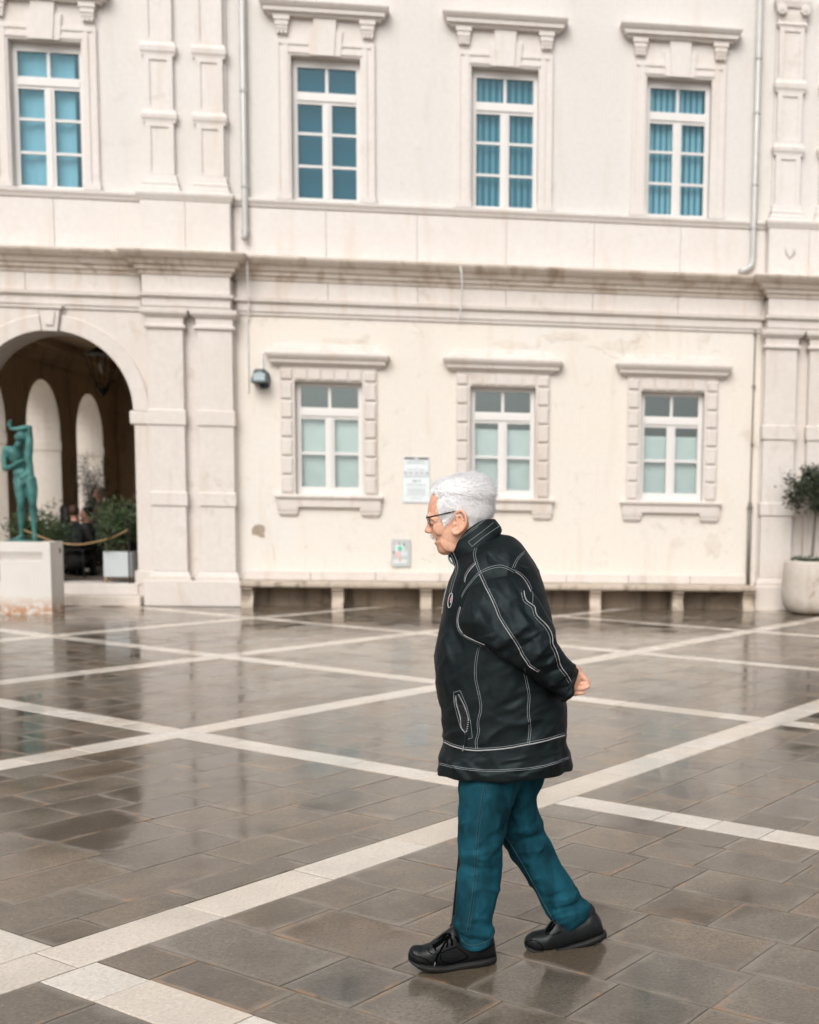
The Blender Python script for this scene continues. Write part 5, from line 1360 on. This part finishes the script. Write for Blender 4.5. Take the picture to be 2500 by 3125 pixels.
# ---- foliage
def leaves(mb, pts, size, rr, asp=.3, droop=0.0):
    for p in pts:
        d = Vector((rr.gauss(0, 1), rr.gauss(0, 1), rr.gauss(.3-droop, .8))).normalized()
        sd_ = d.cross(Vector((rr.gauss(0, 1), rr.gauss(0, 1), rr.gauss(0, 1)))).normalized()
        L = size*rr.uniform(.6, 1.3); w = L*asp
        nrm = d.cross(sd_)
        m_ = p+d*L*.5+nrm*L*.06
        mb.add([p, m_+sd_*w*.5, p+d*L, m_-sd_*w*.5], [(0, 1, 2), (0, 2, 3)])
def bush(name, base, centre, rad, nstem, nleaf, leaf, mat, label, cat, seed, group=None, asp=.22, clump=.09, stem_r=.012):
    rr = random.Random(seed)
    o = empty(name, base, label, cat, group)
    base, centre = Vector(base), Vector(centre)
    sm, tips = MB(), []
    for i in range(nstem):
        e = Vector((rr.gauss(0, .55), rr.gauss(0, .55), rr.gauss(.1, .5)))
        if e.length > 1: e.normalize()
        tip = centre+Vector((e.x*rad[0], e.y*rad[1], e.z*rad[2]))
        b = base+Vector((rr.uniform(-.06, .06), rr.uniform(-.05, .05), 0)); m_ = b.lerp(tip, .5)+Vector((rr.gauss(0, .04), rr.gauss(0, .04), .06))
        sm.tube(catmull([b, m_, tip], [0]*3, 4)[0], [stem_r*(1-i_/11) for i_ in range(9)], 5); tips += [(b, m_, tip)]
    sm.build('stem', M['bark'], o)['kind'] = 'stuff'
    lf = MB(); pts = []
    for _ in range(nleaf):
        b, m_, tip = rr.choice(tips); t = rr.random()**.6
        q = (b.lerp(m_, t*2) if t < .5 else m_.lerp(tip, (t-.5)*2)) if t > .35 else m_.lerp(tip, rr.random())
        pts.append(q+Vector((rr.gauss(0, clump), rr.gauss(0, clump), rr.gauss(0, clump))))
    leaves(lf, pts, leaf, rr, asp)
    c = lf.build('foliage', mat, o); c['kind'] = 'stuff'
    return o

# ---- white box planter with a bushy plant in the arch
bp = empty('box_planter', (-7.67, .40, .31), 'white square planter box on short legs standing in the archway', 'planter')
MB().box(-7.875, -7.465, .20, .60, .40, .785, .008).build('box', M['pot_white'], bp)
MB().box(-7.86, -7.48, .215, .585, .785, .789).build('soil', M['soil'], bp)
for x in (-7.85, -7.50):
    for y in (.225, .56): MB().box(x-.018, x+.018, y-.018, y+.018, .31, .40).build('leg', M['wood'], bp)
bush('oleander_bush', (-7.67, .40, .785), (-7.66, .42, 1.28), (.40, .34, .34), 26, 2600, .10, M['leaf'], 'bushy green plant growing from the white planter box in the archway', 'plant', 3)
for i, (x, y, lab) in enumerate(((-9.02, .28, 'green bush in the arch left of the statue legs'), (-8.70, .30, 'green bush in the arch between statue and seated guests'))):
    t_ = MB(); bxp = empty('trough_planter', (x, y+.1, .31), ('dark planter trough hidden behind the statue plinth, left one', 'dark planter trough hidden behind the statue plinth, right one')[i], 'planter', 'planter troughs behind the plinth')
    MB().box(x-.15, x+.15, y-.05, y+.25, .31, .70, .01).build('box', M['chair'], bxp)
    bush('oleander_bush', (x, y+.1, .70), (x, y+.1, 1.10), (.20, .2, .26), 16, 1100, .09, M['leaf'], lab, 'plant', 21+i)
bush('potted_fir', (-9.75, 6.2, .31), (-9.75, 6.2, 1.75), (.36, .36, .85), 30, 2200, .09, M['leaf_fir'], 'blue-green leafy plant deep in the arcade behind the standing guest', 'plant', 9, asp=.18, clump=.06)

# ---- rope barrier
rb = empty('rope_barrier', (-8.1, .12, .31), 'tan rope sagging across the archway between two slim posts', 'rope')
e0, e1, e2 = at(150, 1648, .10), at(250, 1661, .10), at(392, 1616, .10)
MB().tube(catmull([at(60, 1612, .10), e0, at(200, 1659, .10), e1, at(300, 1652, .10), at(345, 1639, .10), e2], [0]*7, 5)[0], .010, 8).build('rope', M['rope'], rb, smooth=True)
for p in (at(60, 1612, .10), e2): MB().tube([(p.x, .10, .31), (p.x, .10, p.z+.05)], .014, 10).build('post', M['iron'], rb)

# ---- lantern in the arcade
LC = at(311, 1135, 4.0)
la = empty('hanging_lantern', (LC.x, 4.0, LC.z-.35), 'black wrought iron lantern hanging from the arcade ceiling', 'lantern')
zt_, zb_ = LC.z+.30, LC.z-.30
MB().lathe((LC.x, 4.0, 0), [(.30, zt_), (.32, zt_+.02), (.24, zt_+.06), (.10, zt_+.12), (.03, zt_+.20)], 6).build('cap', M['iron'], la)
for i in range(6):
    a = math.pi/3*i; c, s_ = math.cos(a), math.sin(a)
    MB().tube([(LC.x+.29*c, 4+.29*s_, zt_), (LC.x+.09*c, 4+.09*s_, zb_)], .009, 6).build('bar', M['iron'], la)
MB().lathe((LC.x, 4.0, 0), [(.02, zb_-.12), (.05, zb_-.08), (.10, zb_-.01), (.10, zb_+.015), (.02, zb_+.03)], 12).build('finial', M['iron'], la)
MB().tube([(LC.x, 4.0, zt_+.18), (LC.x, 4.0, 4.78)], .012, 6).build('chain', M['iron'], la)
MB().lathe((LC.x, 4.0, 0), [(.015, LC.z-.02), (.045, LC.z+.06), (.05, LC.z+.12), (.02, LC.z+.2)], 10).build('bulb', simple('opal_bulb', (.7, .65, .6), .3), la)

# ---- guests, chairs, table in the arcade
M['cl_grey'] = simple('grey_top', (0.17, 0.155, 0.14), 0.9); M['cl_dark'] = simple('dark_top', (0.020, 0.019, 0.018), 0.9); M['cl_navy'] = simple('navy_top', (0.012, 0.014, 0.018), 0.9)
M['cl_beige'] = simple('beige_top', (0.22, 0.17, 0.13), 0.9); M['cl_jean'] = simple('grey_trousers', (0.06, 0.07, 0.08), 0.9)
M['hair_dark'] = simple('dark_hair', (0.012, 0.009, 0.007), 0.6); M['hair_brown'] = simple('brown_hair', (0.05, 0.022, 0.012), 0.6); M['hair_fair'] = simple('fair_hair', (0.40, 0.33, 0.26), 0.6)
def guest(head, ang, shirt, pants, hairm, label, long_hair=False, standing=False):
    hd = Vector(head); ca, sa_ = math.cos(ang), math.sin(ang)
    def T(x, f, z): return hd+Vector((x*ca-f*sa_, x*sa_+f*ca, z))      # f = forward
    fz_ = .31
    o = empty('person', (hd.x, hd.y, fz_), label, 'person', 'guests in the arcade')
    k = lambda z: max(z, fz_+.04-hd.z)
    legs = []
    for s in (-1, 1):
        if standing: legs.append([T(s*.09, 0, -.78), T(s*.10, .02, -1.1), T(s*.10, 0, k(-1.5))])
        else: legs.append([T(s*.09, 0, -.74), T(s*.12, .40, -.72), T(s*.12, .36, k(-1.15))])
    arms = [[T(s*.18, 0, -.26), T(s*.25, .08, -.52), T(s*.12, .33, -.50)] for s in (-1, 1)]
    b = MB().ellipsoid(hd, (.078, .095, .115), rot=Matrix.Rotation(ang, 3, 'Z')).capsule([hd, T(0, -.01, -.17), T(0, 0, -.45), T(0, 0, -.74)], [.05, .055, .10, .11], 14)
    b.ellipsoid(T(0, .10, -.015), (.016, .016, .02))
    for l in legs: b.capsule(l, [.07, .05, .035], 12).capsule([l[-1], l[-1]+T(0, .16, 0)-hd], [.035, .03], 10)
    for a in arms: b.capsule(a, [.05, .04, .03], 12).ellipsoid(a[-1], (.04, .04, .025))
    link('body', remesh(b, .013, 2, 'body'), M['skin'], o)
    c = MB().capsule([T(0, -.01, -.22), T(0, 0, -.40), T(0, 0, -.60), T(0, 0, -.78)], [.10, .145, .14, .15], 16).capsule([T(-.17, 0, -.25), T(.17, 0, -.25)], [.07, .07], 12)
    for a in arms: c.capsule([a[0], a[1], a[1].lerp(a[2], .8)], [.068, .055, .045], 12)
    link('top', remesh(c, .016, 2, 'top'), shirt, o)
    c = MB()
    for l in legs: c.capsule([l[0], l[1], l[1].lerp(l[2], .9)], [.095, .075, .055], 12)
    c.capsule([T(-.09, 0, -.76), T(.09, 0, -.76)], [.11, .11], 12)
    link('trousers', remesh(c, .016, 2, 'trousers'), pants, o)
    h = MB().ellipsoid(T(0, -.025, .03), (.092, .100, .105), rot=Matrix.Rotation(ang, 3, 'Z'))
    if long_hair: h.capsule([T(0, -.06, 0), T(0, -.085, -.15), T(0, -.09, -.32)], [.085, .085, .06], 14)
    link('hair', remesh(h, .014, 1, 'hair'), hairm, o)
    for s, l in zip((-1, 1), legs): MB().capsule([l[-1]+Vector((0, 0, -.012)), l[-1]+(T(0, .17, -.015)-hd)], [.045, .038], 10).build('shoe', M['leather'], o, smooth=True)
def chair(x, y, ang, label):
    o = empty('chair', (x, y, .31), label, 'chair', 'dark chairs in the arcade')
    ca, sa_ = math.cos(ang), math.sin(ang)
    def T(a, f, z): return Vector((x+a*ca-f*sa_, y+a*sa_+f*ca, .31+z))
    def slab(nm, a0, a1, f0, f1, z0, z1, tilt=0):
        vs = [T(a, f-tilt*(z-z0), z) for z in (z0, z1) for a, f in ((a0, f0), (a1, f0), (a1, f1), (a0, f1))]
        MB().add(vs, [(3, 2, 1, 0), (4, 5, 6, 7), (0, 1, 5, 4), (1, 2, 6, 5), (2, 3, 7, 6), (3, 0, 4, 7)]).build(nm, M['chair'], o)
    slab('seat', -.23, .23, -.22, .22, .43, .46); slab('backrest', -.22, .22, -.26, -.235, .50, .86, .18)
    for a in (-.2, .2):
        for f in (-.2, .2): MB().tube([T(a, f, .43), T(a*1.18, f*1.2, 0)], .014, 8).build('leg', M['chair'], o)
def HP(cx_, cy_, Y): return at(150+.1739*cx_, 1450+.1739*cy_, Y)
guest(HP(290, 650, 1.95), 0.35, M['cl_grey'], M['cl_dark'], M['hair_dark'], 'long-haired person in a grey top seated with back turned in the arcade', True)
guest(HP(440, 650, 1.65), -0.1, M['cl_dark'], M['cl_dark'], M['hair_brown'], 'brown-haired person in a dark top seated with back turned, nearest the rope')
guest(HP(640, 690, 2.9), 2.4, M['cl_navy'], M['cl_jean'], M['hair_dark'], 'dark-haired person seated facing the square, left of the box planter')
guest(HP(880, 330, 5.0), 2.0, M['cl_beige'], M['cl_dark'], M['hair_fair'], 'fair-haired person in beige standing deep in the arcade', False, True)
guest(HP(1560, 330, 5.5), 1.2, M['cl_navy'], M['cl_navy'], M['hair_dark'], 'dark figure half hidden by the right jamb of the arch', False, True)
for i, (cx_, cy_, Y, a, lab) in enumerate(((290, 650, 1.95, .35, 'dark chair under the long-haired guest'), (440, 650, 1.65, -.1, 'dark chair under the brown-haired guest by the rope'), (640, 690, 2.9, 2.4, 'dark chair under the guest facing the square'))):
    p = HP(cx_, cy_, Y); chair(p.x, p.y, a, lab)
tp = HP(560, 700, 2.45)
tb = empty('cafe_table', (tp.x, tp.y, .31), 'small dark round cafe table among the seated guests', 'table')
MB().lathe((tp.x, tp.y, .31), [(.33, .71), (.34, .72), (.34, .735), (.33, .74)], 28).build('table_top', M['chair'], tb)
MB().lathe((tp.x, tp.y, .31), [(.22, .0), (.22, .015), (.03, .04), (.025, .71)], 20).build('pedestal', M['chair'], tb)

# ---- round stone planter with flowers and little tree, right edge
YP = -.74
xl = at(2389, 1790, YP).x; RP = .43
pc = Vector((xl+RP, YP, 0)); zr = at(2430, 1712, YP-.2).z
rp_ = empty('round_planter', (pc.x, pc.y, 0), 'round rough stone planter with white flowers beside the right pilasters', 'planter')
prf = [(.30, .02), (.355, .05), (.405, .14), (.43, .28), (.432, .42), (.42, .58), (.405, zr-.04), (.395, zr), (.345, zr), (.34, zr-.05), (.02, zr-.06)]
me_ = MB().lathe((pc.x, pc.y, 0), prf, 40).mesh('pot', True)
displace(me_, lambda p, n: noise.noise(p*6)*.008+noise.noise(p*22)*.003)
link('pot', me_, M['pot_stone'], rp_)
MB().lathe((pc.x, pc.y, 0), [(.24, 0.0), (.24, .05)], 20).build('foot', M['soil'], rp_)
rr = random.Random(4); fl = MB(); gr = MB()
for i in range(160):
    a, r_ = rr.uniform(0, 6.283), .33*math.sqrt(rr.random()); c = Vector((pc.x+r_*math.cos(a), pc.y+r_*math.sin(a), zr+rr.uniform(-.01, .06)))
    leaves(gr, [c-Vector((0, 0, .03))]*3, .06, rr, .6)
    if i % 2 == 0:
        for k in range(5):
            b_ = 2*math.pi*k/5; fl.add([c, c+Vector((.028*math.cos(b_-.5), .028*math.sin(b_-.5), .012)), c+Vector((.036*math.cos(b_), .036*math.sin(b_), .014)), c+Vector((.028*math.cos(b_+.5), .028*math.sin(b_+.5), .012))], [(0, 1, 2), (0, 2, 3)])
fl.build('flowers', M['petal'], rp_)['kind'] = 'stuff'; gr.build('flower_leaves', M['leaf'], rp_)['kind'] = 'stuff'
tr = empty('olive_tree', (pc.x, pc.y, zr), 'small round-headed olive tree growing from the stone planter', 'tree')
t0, t1, t2 = at(2478, 1700, YP), at(2484, 1630, YP), at(2492, 1545, YP)
t0.z = zr-.06
MB().tube(catmull([t0, t1, t2, t2+Vector((.02, 0, .18))], [0]*4, 5)[0], [.028-.0007*i for i in range(16)], 10).build('trunk', M['bark'], tr, smooth=True)
cc = at(2495, 1492, YP); lf = MB(); br = MB(); pts = []
for i in range(60):
    d = Vector((rr.gauss(0, 1), rr.gauss(0, 1), rr.gauss(0, .85))).normalized(); e = cc+Vector((d.x*.47, d.y*.45, d.z*.38))*rr.uniform(.35, 1.05)
    br.tube([t2.lerp(cc, rr.random()*.4), (t2+e)*.5+Vector((0, 0, .05)), e], [.009, .006, .003], 5)
    for k in range(75): pts.append(e+Vector((rr.gauss(0, .055), rr.gauss(0, .055), rr.gauss(0, .06))))
leaves(lf, pts, .07, rr, .42)
br.build('branches', M['bark'], tr)['kind'] = 'stuff'; lf.build('crown', M['leaf_olive'], tr)

# ---- wall lamp
wl = empty('wall_lamp', (-5.44, 0, 3.42), 'weathered grey-green lamp on the wall left of the first lower window', 'lamp')
MB().prism([(-5.44+.02+.085*math.cos(a), 3.395+.14*math.sin(a)) for a in [2*math.pi*i/24 for i in range(24)]], 'y', -.035, 0.0).build('wall_plate', M['lamp'], wl)
MB().box(-5.545, -5.375, -.262, -.235, 3.35, 3.46, .006).build('lens', simple('lamp_glass', (.42, .50, .53), .3), wl)
MB().loft([[(-5.46+sx*w*1.15, -.03-d*1.05*(.5+.5*sy_), z) for sx, sy_ in ((-1, 1), (-.4, 1.25), (.4, 1.25), (1, 1), (1, -1), (-1, -1))] for z, w, d in ((3.325, .105, .20), (3.34, .107, .205), (3.50, .078, .15), (3.53, .06, .12))]).build('shade', M['lamp'], wl)
for x in (-5.47, -5.44): MB().capsule([(x, -.10, 3.335), (x, -.10, 3.27), (x+.006, -.10, 3.255)], [.006, .007, .012], 8).build('pull_cord', M['iron'], wl)
MB().tube([(-5.45, -.02, 3.53), (-5.452, -.015, 3.70), (-5.452, -.012, 3.78)], .02, 8).build('conduit', M['cable'], wl)

# ---- notice board and meter cabinet
M['sign_frame'] = simple('sign_frame', (0.62, 0.66, 0.68), 0.5); M['sign_panel'] = simple('sign_panel', (0.74, 0.80, 0.81), 0.4, var=0.03); M['sign_head'] = simple('sign_head', (0.16, 0.13, 0.11), 0.6)
M['ink'] = simple('grey_ink', (0.34, 0.37, 0.38), 0.7); M['ink_dark'] = simple('dark_ink', (0.17, 0.20, 0.20), 0.7)
def text_mesh(body, size, loc, mat, parent, name='lettering'):
    cu = bpy.data.curves.new('txt', 'FONT'); cu.body = body; cu.size = size; cu.align_x = 'CENTER'; cu.extrude = .001
    o = bpy.data.objects.new('txt', cu); COL.objects.link(o)
    dg = bpy.context.evaluated_depsgraph_get(); dg.update()
    me = bpy.data.meshes.new_from_object(o.evaluated_get(dg)); bpy.data.objects.remove(o)
    for v in me.vertices: v.co = Vector((loc[0]+v.co.x, loc[1]-.001-v.co.z*.5, loc[2]+v.co.y))
    return link(name, me, mat, parent)
nb = empty('notice_sign', (-3.18, 0, 1.60), 'pale notice sign with grey lettering on the wall between two lower windows', 'sign')
MB().box(-3.375, -2.985, -.018, 0, 1.995, 2.30, .004).build('upper_board', M['sign_frame'], nb)
MB().box(-3.36, -3.0, -.021, -.017, 2.255, 2.29).build('heading_strip', M['sign_head'], nb)
MB().box(-3.36, -3.0, -.021, -.017, 2.075, 2.252).build('upper_panel', M['sign_panel'], nb)
MB().box(-3.39, -2.97, -.018, 0, 1.60, 1.99, .004).build('lower_board', M['sign_frame'], nb)
MB().box(-3.378, -2.982, -.021, -.017, 1.612, 1.982).build('lower_panel', M['sign_panel'], nb)
text_mesh('OPOZORILO', .052, (-3.18, -.021, 1.852), M['ink'], nb)
MB().prism([(-3.18+.035*math.cos(a), 2.272+.012*math.sin(a)) for a in [2*math.pi*i/16 for i in range(16)]], 'y', -.024, -.021).build('crest', M['sign_frame'], nb)
for i in range(5): MB().prism([(-3.345+.0825*i-.016, 2.062), (-3.345+.0825*i+.016, 2.062), (-3.345+.0825*i, 2.035)], 'y', -.021, -.018).build('pictogram', M['ink_dark'], nb)
for i, (x, w) in enumerate(((-3.215, .022), (-3.175, .014), (-3.13, .02))): MB().box(x-w, x+w, -.0235, -.021, 1.915+.006*i, 1.945).build('pictogram', M['ink'], nb)
rr2 = random.Random(8)
for z, hw in ((2.235, .13), (2.215, .15), (2.195, .15), (2.14, .02), (2.105, .14), (1.815, .13), (1.79, .14), (1.765, .15), (1.74, .14), (1.712, .17), (1.665, .09)):
    ln = MB(); x = -3.18-hw
    while x < -3.18+hw-.01:
        w = rr2.uniform(.012, .04); ln.box(x, min(x+w, -3.18+hw), -.0228, -.021, z-.0045, z+.0045); x += w+.007
    ln.build('text_line', M['ink'], nb)['kind'] = 'stuff'
mc = empty('meter_cabinet', (-3.41, 0, .615), 'grey metal meter cabinet covered in stickers, low on the wall', 'cabinet')
MB().box(-3.555, -3.27, -.03, 0, .615, 1.04, .006).build('door', simple('cabinet_grey', (.50, .53, .53), .45, .2), mc)
MB().box(-3.55, -3.275, -.033, -.029, 1.015, 1.035).build('top_rail', M['pipe'], mc)
def sticker(x0, x1, z0, z1, c, i): MB().box(x0, x1, -.0325-.0012*i, -.0295, z0, z1).build('sticker', simple('sticker_%d' % i, c, .6), mc)
for i, (a, b, c, d, col) in enumerate(((-3.50, -3.36, .80, .97, (.66, .72, .70)), (-3.50, -3.42, .765, .85, (.72, .48, .47)), (-3.40, -3.31, .775, .86, (.62, .68, .70)), (-3.53, -3.32, .665, .73, (.66, .71, .73)), (-3.445, -3.41, .69, .755, (.70, .45, .27)), (-3.535, -3.49, .965, .985, (.68, .42, .40)), (-3.45, -3.425, .955, .99, (.2, .23, .24)), (-3.385, -3.355, .94, .985, (.25, .28, .28)))): sticker(a, b, c, d, col, i)
MB().prism([(-3.43+.036*math.cos(a), .90+.036*math.sin(a)) for a in [2*math.pi*i/20 for i in range(20)]], 'y', -.046, -.030).build('sticker', simple('green_sticker', (.12, .55, .42), .5), mc)
MB().prism([(-3.525+.014*math.cos(a), .835+.014*math.sin(a)) for a in [2*math.pi*i/12 for i in range(12)]], 'y', -.036, -.029).build('lock', M['iron'], mc)
# faint mark on the right upper pedestal
MB().tube([(2.44, -.19, 5.60), (2.45, -.19, 5.52), (2.51, -.19, 5.44), (2.58, -.19, 5.52), (2.575, -.19, 5.58)], [.004, .018, .014, .022, .01], 6, flat=.3).build('faded_mark', simple('grey_stain', (.42, .40, .38), .9), hall)
